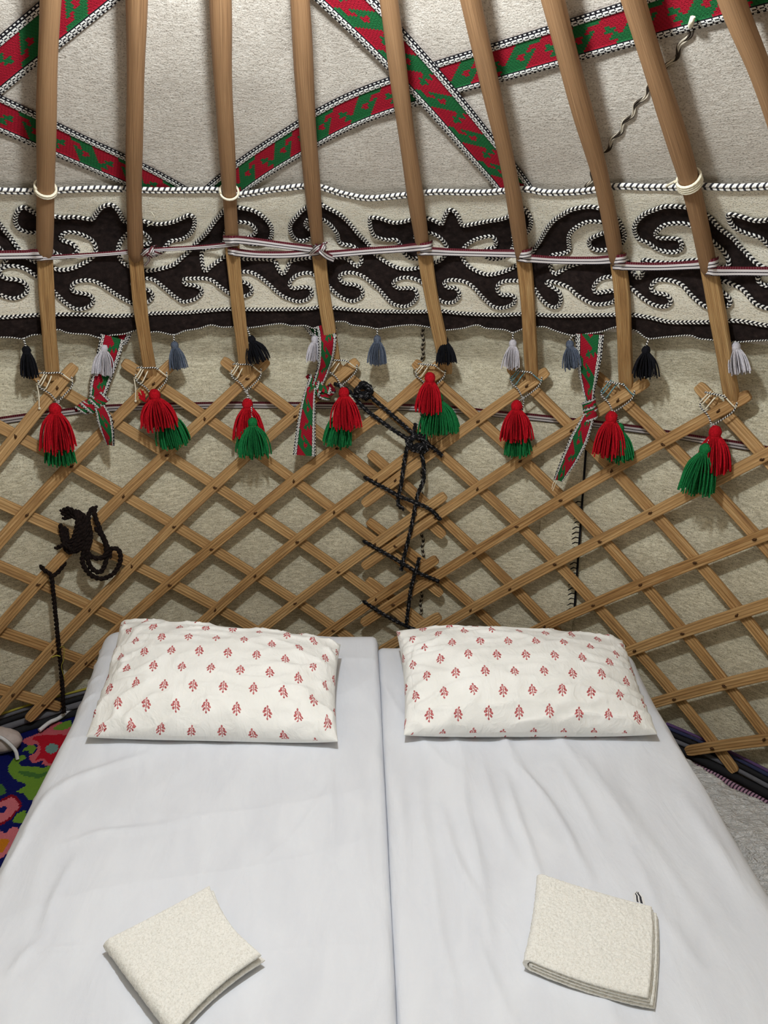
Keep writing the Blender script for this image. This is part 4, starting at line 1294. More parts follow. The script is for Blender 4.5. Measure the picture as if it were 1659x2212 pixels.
jobs = [[(722, 828, -0.012), (755, 846, -0.016), (787, 882, -0.016), (840, 922, -0.018), (880, 948, -0.022)],
        [(787, 846, -0.02), (830, 882, -0.018), (880, 926, -0.018), (905, 950, -0.026)],
        [(898, 915, -0.028), (892, 940, -0.034), (880, 965, -0.03), (872, 1005, -0.016), (866, 1050, -0.018), (860, 1070, -0.018)],
        [(905, 960, -0.028), (915, 1005, -0.016), (914, 1040, -0.016), (902, 1070, -0.02), (888, 1140, -0.018), (872, 1205, -0.018), (866, 1232, -0.014)],
        [(786, 1030, -0.006), (830, 1054, -0.014), (868, 1074, -0.022), (925, 1098, -0.02), (952, 1123, -0.008)],
        [(784, 1168, -0.006), (830, 1194, -0.014), (868, 1216, -0.022), (905, 1238, -0.02), (948, 1256, -0.008)],
        [(784, 1298, -0.006), (830, 1328, -0.014), (872, 1350, -0.018), (900, 1362, -0.01)],
        [(906, 1205, -0.006), (900, 1228, -0.026), (888, 1270, -0.02), (877, 1352, -0.018)],
        [(862, 1066, -0.02), (860, 1090, -0.012), (872, 1100, -0.006)], [(910, 955, -0.026), (932, 965, -0.03), (955, 985, -0.01)]]
mb = MB()
for j in jobs: rope_px(mb, j, 0.0064, fuzz=40)
mb.build('lacing', M['rope'], JR)
mb = MB(); rope_knot(mb, (785, 844), 20, -0.022, 5, 0.0065); mb.build('knot', M['rope'], JR)
mb = MB(); rope_knot(mb, (902, 955), 24, -0.03, 6, 0.0062); rope_knot(mb, (912, 968), 16, -0.03, 3, 0.006); mb.build('knot', M['rope'], JR)

CR = thing('coiled_rope', on_surf(180, 1240, -0.03), 'dark brown hair rope coiled over a lattice lath above the bed corner', 'rope')
mb = MB()
for q in range(13):
    ox, oy = rng.uniform(-14, 15), rng.uniform(-9, 9)
    rope_px(mb, [(138 + ox * .6, 1112 + oy, -0.012), (160 + ox, 1106 + oy, -0.032), (176 + ox, 1126 + oy, -0.038), (172 + ox, 1160 + oy, -0.036), (158 + ox, 1184 + oy, -0.026), (142 + ox * .6, 1176 + oy, -0.014), (136 + ox * .6, 1140 + oy, -0.012)], 0.0062, 5, fuzz=25)
rope_px(mb, [(120, 1185, -0.012), (138, 1178, -0.028), (160, 1190, -0.03), (176, 1186, -0.012)], 0.0062, 5)
mb.build('bundle', M['rope_brown'], CR)
mb = MB()
for pts in ([(178, 1140, -0.03), (182, 1180, -0.034), (178, 1215, -0.036), (196, 1242, -0.036), (222, 1250, -0.036), (248, 1236, -0.036), (260, 1210, -0.036), (256, 1188, -0.034), (240, 1186, -0.03), (236, 1205, -0.026)],
            [(200, 1096, 0.0), (190, 1120, -0.026), (196, 1160, -0.034), (188, 1196, -0.038), (196, 1226, -0.04), (216, 1236, -0.04), (228, 1214, -0.04), (228, 1176, -0.036), (214, 1140, -0.03), (204, 1110, -0.02), (206, 1094, -0.002)],
            [(206, 1140, -0.03), (222, 1160, -0.036), (232, 1186, -0.042), (222, 1204, -0.044), (200, 1204, -0.042), (186, 1186, -0.038), (190, 1156, -0.034)]):
    rope_px(mb, pts, 0.0072, 6, fuzz=30)
mb.build('loops', M['rope_brown'], CR)
HR = thing('hanging_rope', on_surf(136, 1535, -0.01), 'dark rope hanging straight down from a lath beside the bed corner', 'rope')
mb = MB()
rope_px(mb, [(88, 1222, 0.0), (96, 1232, -0.016), (110, 1244, -0.018), (116, 1290, -0.016), (124, 1370, -0.012), (132, 1450, -0.012), (138, 1540, -0.01)], 0.0064, 6, fuzz=60)
rope_px(mb, [(110, 1246, -0.018), (126, 1236, -0.012), (142, 1214, 0.004)], 0.006, 5)
mb.build('length', M['rope_brown'], HR)
mb = MB(); mb.tube(catmull([on_surf(128, 1400, -0.016), on_surf(138, 1398, -0.022), on_surf(137, 1425, -0.022), on_surf(133, 1440, -0.02), on_surf(140, 1470, -0.018)], 5), 0.0012, 4)
mb.tube(catmull([on_surf(112, 1420, -0.02), on_surf(122, 1416, -0.024), on_surf(130, 1418, -0.022)], 4), 0.0022, 5)
mb.build('straw', M['yellow_cloth'], HR)

# stitched seams of the felt (children of the felt)
def seam(pts, parent, r, mat, wig, name='seam_cord', d=None):
    q = catmull([np.array(p, float) for p in pts], 10)
    P = resample(np.array([on_surf(x, y, p_d) for x, y, p_d in q]), 0.006)
    T = tangents(P)
    N = np.array([s_normal(math.atan2(p[0] - YC[0], p[1] - YC[1]), 0.8 if p[2] > ZC else -0.1) for p in P])
    S = np.cross(T, N)
    t = np.arange(len(P)) * 0.006
    mb = MB()
    mb.tube(P + S * (wig * np.sin(t / 0.055 * 6.283))[:, None], r, 6)
    mb.tube(P + S * (wig * np.sin(t / 0.055 * 6.283) + r * 1.9)[:, None], r, 6, vflip=True)
    o = mb.build(name, mat, parent)
    return o
seam([(912, 700, 0.052), (912, 760, 0.052), (908, 830, 0.052), (912, 1000, 0.052), (908, 1100, 0.052), (912, 1200, 0.052), (906, 1345, 0.052)], wall, 0.0026, M['seam'], 0.003)
seam([(1492, 60, 0.042), (1450, 130, 0.042), (1390, 205, 0.042), (1335, 285, 0.042), (1290, 350, 0.042), (1265, 410, 0.042)], roof, 0.0023, M['seam_roof'], 0.004)
mb = MB(); mb.tube(catmull([on_surf(1497, 36, 0.03), on_surf(1494, 46, 0.028), on_surf(1491, 56, 0.034)], 4), 0.0045, 6); mb.build('seam_tape', M['cream_cord'], roof)
mb = MB(); mb.tube(resample(np.array([on_surf(1268 - (y - 940) * 0.072, y, 0.051) for y in range(935, 1345, 20)]), 0.01), 0.0035, 6)
for y in range(1085, 1325, 11):
    x = 1268 - (y - 940) * 0.072
    mb.tube([on_surf(x, y, 0.051), on_surf(x - 9, y - 2, 0.0495), on_surf(x - 17, y + 3, 0.054)], 0.0016, 4)
mb.build('felt_edge_stitching', M['yarn_black'], wall)
# overlapping felt flap beside that seam
th0 = hit(1205, 1100, 0.05)[0]
rows = []
for y in np.linspace(930, 1420, 40):
    x = 1266 - (y - 940) * 0.072
    ts, lv = hit(x, y, 0.054)
    rows.append([surf(ts + 0.0 - f * 0.075, lv, 0.0525 + 0.004 * f + 0.0018 * math.sin(y * .11) * (1 - f)) for f in np.linspace(0, 1, 8)])
mb = MB(); G = np.array(rows); mb.grid(G, np.stack(np.meshgrid(np.linspace(0, 0.75, 40), np.linspace(0, 0.12, 8), indexing='ij'), -1)[..., ::-1])
mb.build('felt_flap', M['felt_wall'], wall)

# ================================================================== bed
ZB = 0.40                                    # top of the mattresses above the floor
def poly_fn(pts, z):
    q = np.array([on_plane(x, y, z)[:2] for x, y in pts])
    o = np.argsort(q[:, 1]); q = q[o]
    return lambda y: np.interp(y, q[:, 1], q[:, 0])
lx = poly_fn([(226, 1392), (150, 1560), (75, 1700), (0, 1850), (-90, 2030)], ZB - 0.015)
mx = poly_fn([(814, 1392), (822, 1500), (835, 1750), (848, 2000), (858, 2212)], ZB)
rx = poly_fn([(1340, 1368), (1420, 1520), (1480, 1620), (1590, 1800), (1668, 1925), (1760, 2075)], ZB - 0.015)
def wr(px_pts, amp, sig):
    return (np.array([on_plane(x, y, ZB)[:2] for x, y in px_pts]), amp * 1.7, sig * 0.85)
WR_L = [wr(p, a, g) for p, a, g in (
    ([(70, 1745), (150, 1690), (260, 1650), (330, 1625)], 0.005, 0.012), ([(40, 1830), (75, 1760), (110, 1720)], 0.005, 0.01),
    ([(708, 1612), (714, 1700), (718, 1790), (712, 1920)], 0.0035, 0.007), ([(655, 1620), (668, 1660)], 0.003, 0.008),
    ([(90, 2036), (120, 1941), (165, 1851)], 0.0045, 0.007), ([(85, 2055), (140, 2052), (190, 2045)], 0.003, 0.006),
    ([(550, 1871), (600, 1836), (640, 1800), (715, 1701)], 0.0032, 0.006), ([(195, 1806), (320, 1790), (450, 1766)], 0.003, 0.010),
    ([(0, 1896), (30, 1846), (60, 1800)], 0.004, 0.007), ([(600, 1680), (604, 1780), (596, 1880)], 0.0022, 0.012), ([(20, 2110), (60, 2060), (90, 2036)], 0.004, 0.008),
    ([(770, 1640), (782, 1800), (790, 2000)], 0.003, 0.014), ([(180, 1480), (222, 1468)], 0.004, 0.007), ([(168, 1522), (210, 1503)], 0.004, 0.007), ([(195, 1440), (230, 1430)], 0.004, 0.007),
    ([(120, 1830), (230, 1800), (300, 1798)], 0.0025, 0.008))]
WR_R = [wr(p, a, g) for p, a, g in (
    ([(1090, 1596), (1105, 1646), (1150, 1696), (1175, 1726), (1220, 1796), (1245, 1846), (1275, 1900)], 0.0065, 0.009), ([(1090, 1670), (1120, 1776), (1135, 1816), (1165, 1900)], 0.0055, 0.009),
    ([(995, 1646), (1005, 1746), (1020, 1806), (1040, 1896), (1060, 2016)], 0.0055, 0.010), ([(930, 1850), (945, 1996), (975, 2116), (985, 2212)], 0.005, 0.010),
    ([(950, 1730), (980, 1846), (1030, 1946), (1070, 2076)], 0.006, 0.010), ([(1260, 1636), (1330, 1746), (1405, 1871)], 0.0045, 0.012), ([(1040, 1620), (1060, 1720), (1100, 1830), (1150, 1900)], 0.004, 0.010),
    ([(905, 1640), (912, 1760), (930, 1860)], 0.004, 0.012), ([(1010, 1960), (1040, 2060), (1080, 2160), (1110, 2212)], 0.005, 0.009), ([(1300, 1660), (1380, 1790), (1470, 1920), (1560, 2060)], 0.003, 0.014),
    ([(860, 1660), (868, 1800), (880, 1960)], 0.004, 0.012), ([(1460, 1700), (1540, 1820), (1640, 1980)], 0.005, 0.016), ([(1440, 1990), (1520, 2110)], 0.003, 0.014), ([(1200, 1640), (1255, 1740), (1300, 1830)], 0.0035, 0.010))]
def wrinkle_h(X, Y, W):
    H = np.zeros_like(X)
    for pts, amp, sig in W:
        p = resample(catmull(np.hstack([pts, np.zeros((len(pts), 1))]), 6)[:, :2], 0.01)
        d2 = np.full(X.shape, 9.0); tt = np.zeros(X.shape)
        for i, c in enumerate(p):
            e = (X - c[0]) ** 2 + (Y - c[1]) ** 2
            m_ = e < d2; d2[m_] = e[m_]; tt[m_] = i / (len(p) - 1)
        H += amp * np.exp(-d2 / (2 * sig * sig)) * np.sin(math.pi * np.clip(tt * .94 + .03, 0, 1)) ** .7
    return H
def mattress(name, label, fl, fr, y0, y1, W, seed, head_lift, rl, rr_, thick=0.26):
    nx, ny = 190, 320
    yv = np.linspace(y0, y1, ny)
    u = np.linspace(-1, 1, nx)
    # cross-section wraps: top + rounded shoulders + sides; parameter a in [-1,1] maps to an arc-length profile
    X = np.empty((nx, ny)); Yg = np.empty((nx, ny)); Z = np.empty((nx, ny)); UV = np.empty((nx, ny, 2))
    for j, y in enumerate(yv):
        a, b = fl(y), fr(y)
        # end rounding (head and foot)
        eh = (y1 - y); ef = (y - y0); e = min(eh, ef); rc = 0.07
        drop = 0.0 if e > rc else rc - math.sqrt(max(rc * rc - (rc - e) ** 2, 0))
        w = b - a
        s_total = thick + w + thick
        pos = (u + 1) / 2 * s_total
        def place(q):
            if q < thick:                       # left side
                return a, q - thick
            if q > thick + w:
                return b, -(q - thick - w)
            return a + (q - thick), 0.0
        for i, q in enumerate(pos):
            x, z = place(q)
            # round the shoulders
            dl, dr = x - a, b - x
            for dist, R_, sgn in ((dl, rl, -1), (dr, rr_, 1)):
                if dist < R_ and z > -R_:
                    ang_pos = (R_ - dist) if z == 0 else R_ + (-z)
                    t = ang_pos / (2 * R_) * (math.pi / 2)
                    x = (a + R_ - R_ * math.sin(t)) if sgn < 0 else (b - R_ + R_ * math.sin(t))
                    z = -R_ + R_ * math.cos(t)
                    break
            X[i, j] = x; Yg[i, j] = y; Z[i, j] = z - drop * (1 if z > -0.1 else 0.3)
            UV[i, j] = (q + seed, y)
    topm = np.clip(1 + Z / 0.05, 0, 1)
    H = wrinkle_h(X, Yg, W) * topm
    nz = np.array([[0.007 * noise.noise(Vector((x * 3.1 + seed, y * 2.3, seed))) + 0.0022 * noise.noise(Vector((x * 11 + seed, y * 6, 3 + seed))) for y in yv] for x in np.linspace(-1, 1, nx)])
    lw = 0.0075 if seed > 3 else 0.0022
    ridge = np.array([[lw * (1 - abs(noise.noise(Vector((x * 9.0 + y * 1.6 + seed, y * 1.1, 7.7 + seed))))) ** 7 for y in yv] for x in np.linspace(-1, 1, nx) * 0.42])
    cross_ = 0.004 if seed < 3 else 0.001
    ridge += np.array([[cross_ * (1 - abs(noise.noise(Vector((x * 2.2 + seed, y * 5.0 - x * 2.0, 1.7 + seed))))) ** 10 for y in yv] for x in np.linspace(-1, 1, nx) * 0.42])
    nz = nz + ridge
    sidew = 0.006 * np.sin(Yg * 46 + 5 * np.sin(Yg * 9 + seed)) * (1 - topm)
    X = X + np.where(u[:, None] < 0, -sidew, sidew) * (np.abs(Z) > 0.04)
    hl = head_lift * np.clip((Yg - (y1 - 0.55)) / 0.55, 0, 1) ** 2
    Z = ZB + Z + H + nz * topm + hl
    Z = np.maximum(Z, ZB - thick)
    mb = MB()
    mb.grid(np.stack([X, Yg, Z], -1), UV)
    # close head and foot ends and the underside
    zb = ZB - thick
    for j, fl_ in ((0, False), (ny - 1, True)):
        e = np.stack([X[:, j], Yg[:, j], Z[:, j]], -1); b_ = e.copy(); b_[:, 2] = zb
        mb.grid(np.stack([e, b_], 1), np.stack([UV[:, j], UV[:, j] - [0, 0.2]], 1), flip=fl_)
    mb.grid(np.array([[(fl(y), y, zb), (fr(y), y, zb)] for y in (y0, y1)]))
    o = mb.build(name, M['sheet'])
    return tag(o, label, 'mattress', 'mattresses side by side')
mL = mattress('mattress', 'white-sheeted mattress with the higher head corner, under the pillow with a small diagonal wrinkle', lambda y: lx(y), lambda y: mx(y) + 0.0005, 0.12, 2.115, WR_L, 1.0, 0.045, 0.05, 0.02)
mL['label'] = 'white-sheeted mattress with the higher head end, beside the flowered rug'
mR = mattress('mattress', 'white-sheeted mattress with long lengthwise wrinkles, beside the plastic sheeting', lambda y: mx(y) + 0.0005, lambda y: rx(y), 0.12, 2.095, WR_R, 5.0, 0.016, 0.02, 0.05)
# low platform that carries the mattresses
mb = MB()
def box(mb, x0, x1, y0, y1, z0, z1):
    V = [(x, y, z) for x in (x0, x1) for y in (y0, y1) for z in (z0, z1)]
    mb.raw(V, [(0, 1, 3, 2), (4, 6, 7, 5), (0, 4, 5, 1), (2, 3, 7, 6), (0, 2, 6, 4), (1, 5, 7, 3)], [(v[0], v[1]) for v in V])
plat = thing('bed_platform', (0, 1.0, 0), 'low plank platform under the two white mattresses', 'bed platform')
for i in range(8):
    mb = MB(); x0 = -0.70 + i * 0.17; box(mb, x0, x0 + 0.16, 0.16, 2.0, 0.115, 0.139); mb.build('plank', M['platform'], plat, smooth=False)
for yy in (0.3, 1.0, 1.75):
    mb = MB(); box(mb, -0.69, 0.65, yy, yy + 0.09, 0.0, 0.114); mb.build('bearer', M['platform'], plat, smooth=False)

# ================================================================== pillows
def pillow(label, c_fl, c_fr, c_br, c_bl, T, seed, zf, zbk, uv0):
    nu, nv = 110, 80
    A = [on_plane(*c_fl, zf), on_plane(*c_fr, zf), on_plane(*c_br, zbk[1]), on_plane(*c_bl, zbk[0])]
    u = np.sin(np.linspace(-math.pi / 2, math.pi / 2, nu)); v = np.sin(np.linspace(-math.pi / 2, math.pi / 2, nv))
    Ug, Vg = np.meshgrid(u, v, indexing='ij')
    pin = 0.035
    Up = Ug * (1 - pin * (1 - Vg ** 2)); Vp = Vg * (1 - pin * 1.3 * (1 - Ug ** 2))
    f, g = (Up + 1) / 2, (Vp + 1) / 2
    B = (1 - f)[..., None] * (1 - g)[..., None] * A[0] + f[..., None] * (1 - g)[..., None] * A[1] + f[..., None] * g[..., None] * A[2] + (1 - f)[..., None] * g[..., None] * A[3]
    n = unit(np.cross(A[1] - A[0], A[3] - A[0]))
    th_ = T * (np.clip(1 - np.abs(Ug) ** 2.6, 0, 1) * np.clip(1 - np.abs(Vg) ** 2.4, 0, 1)) ** 0.46
    nz = np.array([[noise.noise(Vector((a * 3.2 + seed, b * 2.4, seed))) * 0.30 + noise.noise(Vector((a * 7 + seed, b * 8, 2 + seed))) * 0.10 for b in v] for a in u])
    wrk = np.array([[(1 - abs(noise.noise(Vector((a * 2.2 + b * 1.6 + seed, (b - a * .4) * 4.2, seed * 2))))) ** 8 for b in v] for a in u])
    edge = np.clip(np.maximum(np.abs(Ug), np.abs(Vg)) * 1.2 - 0.2, 0, 1)
    bulge = th_ * (1 + 0.18 * nz) + 0.009 * wrk * np.clip(th_ / 0.02, 0, 1) * (0.4 + edge)
    wid = np.linalg.norm(A[1] - A[0]); dep = np.linalg.norm(A[3] - A[0]) * 1.12
    UV = np.stack([f * wid + uv0[0], g * dep + uv0[1]], -1)
    UV += 0.006 * nz[..., None]
    top_ = B + n * bulge[..., None]
    bot = B - n * (th_ * 0.8)[..., None]
    bot[..., 2] = np.maximum(bot[..., 2], ZB + 0.006)
    top_[..., 2] = np.maximum(top_[..., 2], bot[..., 2] + 0.003 * np.clip(th_ / 0.01, 0, 1))
    du = np.concatenate([np.zeros((1, nv)), np.cumsum(np.linalg.norm(np.diff(top_, axis=0), axis=2), axis=0)])
    dv = np.concatenate([np.zeros((nu, 1)), np.cumsum(np.linalg.norm(np.diff(top_, axis=1), axis=2), axis=1)], axis=1)
    du -= du[nu // 2][None]; dv -= dv[:, nv // 2][:, None]
    UVt = np.stack([du + 1.5 + uv0[0], dv + 1.5 + uv0[1]], -1)
    mb = MB(); mb.grid(top_, UVt); mb.grid(bot, UV + 0.03, flip=True)
    o = mb.build('pillow', M['pillow'])
    return tag(o, label, 'pillow', 'flower-print pillows')
pillow('white pillow with red sprigs, tilted corner up, on the mattress beside the flowered rug', (186, 1592), (730, 1602), (736, 1392), (262, 1344), 0.090, 2.0, ZB + 0.030, (ZB + 0.11, ZB + 0.095), (0.0, 0.02))
pillow('white pillow with red sprigs and a crumpled side edge, on the mattress with long wrinkles', (872, 1588), (1420, 1586), (1345, 1384), (856, 1364), 0.092, 6.0, ZB + 0.032, (ZB + 0.11, ZB + 0.095), (0.018, 0.03))

# ================================================================== towels
def towel(label, corners, folds, seed, bows, tagpx=None):
    """terry towel folded over: each fold is a thick U-section lying on the bed.
    corners (px): fold edge 0-1, open edge 3-2; folds: (z0, gap, thickness, a0, a1 open reach bottom/top)"""
    C = [on_plane(*c, ZB + 0.030)[:2] for c in corners]
    root = thing('hand_towel', (*np.mean(C, 0), ZB), label, 'towel', 'folded towels on the bed')
    nv = 130
    v = np.linspace(0, 1, nv)
    for q, (z0, gap, t, a_lo, a_hi, a_in) in enumerate(folds):
        h = gap / 2; L0 = np.linalg.norm((C[3] - C[0] + C[2] - C[1]) / 2)
        na = 120
        lo = [(a, z0 + t / 2, 0, -1) for a in np.linspace(a_lo, a_in + (h + t / 2) / L0, na)]
        arc = [(a_in + (h + t / 2) / L0 - (h / L0) * math.sin(x), z0 + t / 2 + h - h * math.cos(x), -math.sin(x), -math.cos(x)) for x in np.linspace(0, math.pi, 14)[1:-1]]
        hi = [(a, z0 + t / 2 + gap, 0, 1) for a in np.linspace(a_in + (h + t / 2) / L0, a_hi, na)]
        path = np.array(lo + arc + hi)
        k_ = len(path)
        end = np.minimum(np.arange(k_), np.arange(k_)[::-1]) * (L0 / na)
        tt = t / 2 * np.sqrt(np.clip(1 - np.clip(1 - end / (t / 2), 0, 1) ** 2, 0.02, 1))
        out = path.copy(); inn = path.copy()
        out[:, 0] += path[:, 2] * tt / L0; out[:, 1] += path[:, 3] * tt
        inn[:, 0] -= path[:, 2] * tt / L0; inn[:, 1] -= path[:, 3] * tt
        def place(prof, sgn):
            A = prof[:, 0][None] + 0 * v[:, None]; V = v[:, None] + 0 * A
            P = (1 - A)[..., None] * ((1 - V)[..., None] * C[0] + V[..., None] * C[1]) + A[..., None] * ((1 - V)[..., None] * C[3] + V[..., None] * C[2])
            # bowed edges: (fold edge, open edge, v=0 side, v=1 side), metres inwards
            dirA = unit((C[3] - C[0] + C[2] - C[1]) / 2); dirV = unit((C[1] - C[0] + C[2] - C[3]) / 2)
            P = P + dirA * (bows[0] * (1 - A) - bows[1] * A)[..., None] * (4 * V * (1 - V))[..., None]
            P = P + dirV * (bows[2] * (1 - V) - bows[3] * V)[..., None] * (4 * A * (1 - A))[..., None]
            Z = prof[:, 1][None] + 0 * A
            lift = 0.006 * np.array([noise.noise(Vector((x * 2.5 + seed, seed, q))) for x in v])[:, None] * np.clip(A, 0, 1) * (prof[:, 1] > z0 + t)[None]
            Z = Z + np.maximum(lift, -gap * 0.4)
            fl = np.array([[noise.noise(Vector((p[0] * 210, p[1] * 210, zz * 210 + seed))) * 0.0016 + noise.noise(Vector((p[0] * 520, p[1] * 520, zz * 400))) * 0.0009 for p, zz in zip(pr, zr)] for pr, zr in zip(P, Z)])
            Z = Z + sgn * prof[:, 3][None] * fl + 0 * Z
            P = P + (dirA[None, None] * (prof[:, 2][None, :, None] * fl[..., None] * sgn))
            # soft side edges
            ev = np.minimum(v, 1 - v) * 0.2
            sd = np.sqrt(np.clip(1 - np.clip(1 - ev / (t * 0.5), 0, 1) ** 2, 0.05, 1))[:, None]
            mid = path[:, 1][None]
            Z = mid + (Z - mid) * sd
            return np.dstack([P, Z])
        Go, Gi = place(out, 1), place(inn, -1)
        mb = MB()
        mb.grid(Go, None); mb.grid(Gi, None, flip=True)
        for e in (0, -1):
            mb.grid(np.stack([Go[e], Gi[e]], 1), None)
            mb.grid(np.stack([Go[:, e], Gi[:, e]], 1), None)
        mb.build('fold', M['terry'], root)
    if tagpx:
        c = on_plane(*tagpx, ZB + 0.03)
        mb = MB()
        e = np.array([0.010, -0.004, 0]); f_ = np.array([0.0, 0.016, 0.010])
        mb.grid(np.array([[c - e, c + e], [c - e * .9 + f_ * .6, c + e * .9 + f_ * .6], [c - e * .3 + f_, c + e * .4 + f_]]), None)
        mb.build('care_label', M['label'], root)
    return root
M['label'] = mat_stripes('care_label', [(0.0, srgb(228, 228, 228)), (0.3, srgb(40, 42, 50)), (0.45, srgb(228, 228, 228)), (0.6, srgb(40, 42, 50)), (0.8, srgb(228, 228, 228)), (1.0, srgb(228, 228, 228))])
towel('cream terry towel folded square, one corner pointing away, on the mattress beside the flowered rug',
      [(372, 2236), (222, 2036), (456, 1912), (568, 2062)], [(ZB + 0.008, 0.017, 0.011, 1.02, 0.985, 0.0)], 3.0, (0.0, 0.012, 0.010, 0.002))
towel('cream terry towel with a dark striped care label, on the mattress with long wrinkles',
      [(1130, 2072), (1160, 1888), (1412, 1962), (1404, 2160)], [(ZB + 0.008, 0.021, 0.008, 1.045, 0.985, 0.0), (ZB + 0.0165, 0.0065, 0.006, 1.03, 1.0, 0.05)], 8.0, (0.004, -0.004, -0.008, 0.004), (1381, 1950))

# ================================================================== rug at the bedside
def rug():
    fz = 0.012
    W = lambda pts: np.array([on_plane(x, y, fz)[:2] for x, y in pts])
    z = lambda pts: [(a / 5.529, 1480 + b / 5.53) for a, b in pts]
    pol = []
    RED, PNK, GRN, GRN2, BLU, TEAL, ORG, DRED, SALM = (np.array(srgb(*c)[:3]) for c in ((206, 28, 48), (222, 108, 118), (122, 166, 58), (78, 126, 60), (18, 26, 108), (132, 172, 166), (220, 136, 30), (146, 16, 36), (230, 126, 136)))
    pol.append((z([(270, 660), (440, 580), (560, 520), (640, 440), (740, 440), (860, 480), (900, 700), (700, 960), (520, 950), (500, 900), (400, 930), (350, 850), (430, 800), (440, 700), (360, 720)]), PNK))
    pol.append((z([(380, 640), (480, 600), (600, 600), (740, 590), (820, 640), (700, 900), (570, 930), (520, 870), (420, 900), (480, 800), (460, 690)]), RED))
    pol.append((z([(540, 760), (600, 700), (690, 720), (680, 790), (600, 820)]), TEAL))
    pol.append((z([(640, 520), (720, 460), (840, 420), (840, 500), (720, 540)]), GRN))
    pol.append((z([(270, 790), (340, 720), (420, 720), (420, 780), (360, 830), (340, 780)]), GRN))
    pol.append((z([(250, 840), (310, 850), (300, 890), (240, 900), (240, 950), (300, 975), (420, 970), (520, 990), (600, 960), (640, 1100), (420, 1350), (340, 1370), (280, 1300), (200, 1270), (290, 1210), (300, 1180), (200, 1140), (120, 1070), (100, 980), (150, 890)]), GRN))
    pol.append((z([(200, 1040), (320, 1030), (480, 1060), (560, 1030), (560, 1060), (460, 1110), (300, 1080)]), GRN2))
    pol.append((z([(-60, 1420), (60, 1340), (160, 1310), (240, 1380), (250, 1450), (180, 1540), (130, 1600), (0, 1680), (-80, 1680), (-120, 1520)]), DRED))
    pol.append((z([(-60, 1440), (60, 1370), (140, 1340), (200, 1390), (225, 1450), (160, 1530), (100, 1590), (0, 1640), (-60, 1640), (-90, 1520)]), SALM))
    pol.append((z([(-30, 1500), (30, 1450), (80, 1450), (70, 1500), (0, 1530)]), BLU))
    pol.append((z([(150, 1620), (200, 1540), (300, 1500), (300, 1620), (200, 1650)]), GRN))
    pol.append((z([(-100, 1700), (60, 1760), (120, 1710), (200, 1690), (220, 1760), (100, 2000), (-60, 2080), (-160, 1900)]), SALM))
    pol.append((z([(-60, 1900), (40, 1830), (110, 1850), (60, 1960), (-20, 2000)]), ORG))
    pol.append((z([(-160, 1100), (-20, 1160), (50, 1220), (60, 1290), (-40, 1330), (-200, 1300)]), GRN2))
    far = W([(150, 1547), (100, 1572), (50, 1602), (0, 1632), (-60, 1670)])
    # rug rectangle: far edge follows the wall, bedside edge under the platform
    x0, x1, y0, y1 = -1.62, -0.72, 0.45, 2.32
    st = 0.0055
    xs = np.arange(x0, x1, st); ys = np.arange(y0, y1, st)
    xc, yc = np.meshgrid((xs[:-1] + xs[1:]) / 2, (ys[:-1] + ys[1:]) / 2, indexing='ij')
    cols = np.tile(np.array(srgb(16, 24, 100)[:3]), (*xc.shape, 1)).astype(float)
    def paint(poly, c):
        m_ = inside(poly, xc, yc); cols[m_] = c
    base = [(catmull(np.hstack([W(p), np.zeros((len(p), 1))]), 4, True)[:, :2], c) for p, c in pol]
    for dx, dy in ((-0.36, 0.05), (-0.30, -0.52), (0.02, -0.62), (0.0, 0.0)):
        for p, c in base: paint(p + np.array([dx, dy]), c)
    Z = fz + 0.0006 * rng.standard_normal((len(xs), len(ys)))
    keep = np.hypot(xs[:, None] - YC[0], ys[None] - YC[1]) < R_WALL - 0.02
    X, Y = np.meshgrid(xs, ys, indexing='ij')
    # pull vertices outside the wall circle back onto it
    rr = np.hypot(X - YC[0], Y - YC[1]); lim = R_WALL + 0.02
    f = np.where(rr > lim, lim / rr, 1.0)
    X = YC[0] + (X - YC[0]) * f; Y = YC[1] + (Y - YC[1]) * f
    mb = MB(); mb.grid(np.stack([X, Y, Z], -1), None, cols=cols)
    root = thing('floral_rug', (-1.0, 1.2, 0), 'navy pile rug with red poppies and green leaves beside the bed', 'rug')
    mb.build('pile', M['pile'], root)
    mb = MB(); edge = np.array([(p[0], p[1]) for p in W([(172, 1532), (150, 1545), (128, 1560), (108, 1572), (86, 1586)])])
    mb.tube(catmull([(p[0], p[1], 0.03 + 0.006 * math.sin(i * 3)) for i, p in enumerate(edge)], 6), 0.0075, 6)
    mb.build('white_binding', M['white_cord'], root)
rug()

# ================================================================== bits along the foot of the wall
def base_roll(root, name, pxs, z0, r, mat, d, flat_=0.6):
    P = []
    for px, py in pxs:
        t, _ = hit(px, py, d)
        P.append(surf(t, LCUM[0] + z0, d))
    P = resample(catmull(P, 6), 0.02)
    mb = MB(); mb.tube(P, r * (1 + 0.10 * np.sin(np.arange(len(P)) * 0.9)), 8)
    return mb.build(name, mat, root)
RG = thing('textile_roll', surf(0.75, LCUM[0], 0.03), 'dark folded textile with purple and pink stripes tucked under the trellis by the plastic', 'textile')
px_r = [(1440, 1560), (1500, 1600), (1560, 1640), (1620, 1680), (1700, 1730), (1800, 1790), (1950, 1880)]
for nm, z0, r, mt, d in (('fold', 0.016, 0.014, 'pink_cloth', -0.006), ('fold', 0.042, 0.013, 'black_cloth', 0.006), ('fold', 0.062, 0.008, 'grey_cloth', 0.016), ('fold', 0.077, 0.008, 'black_cloth', 0.020), ('fold', 0.090, 0.006, 'blue_cloth', 0.026), ('fold', 0.100, 0.005, 'purple_cloth', 0.030)):
    base_roll(RG, nm, px_r, z0, r, M[mt], d + 0.012)
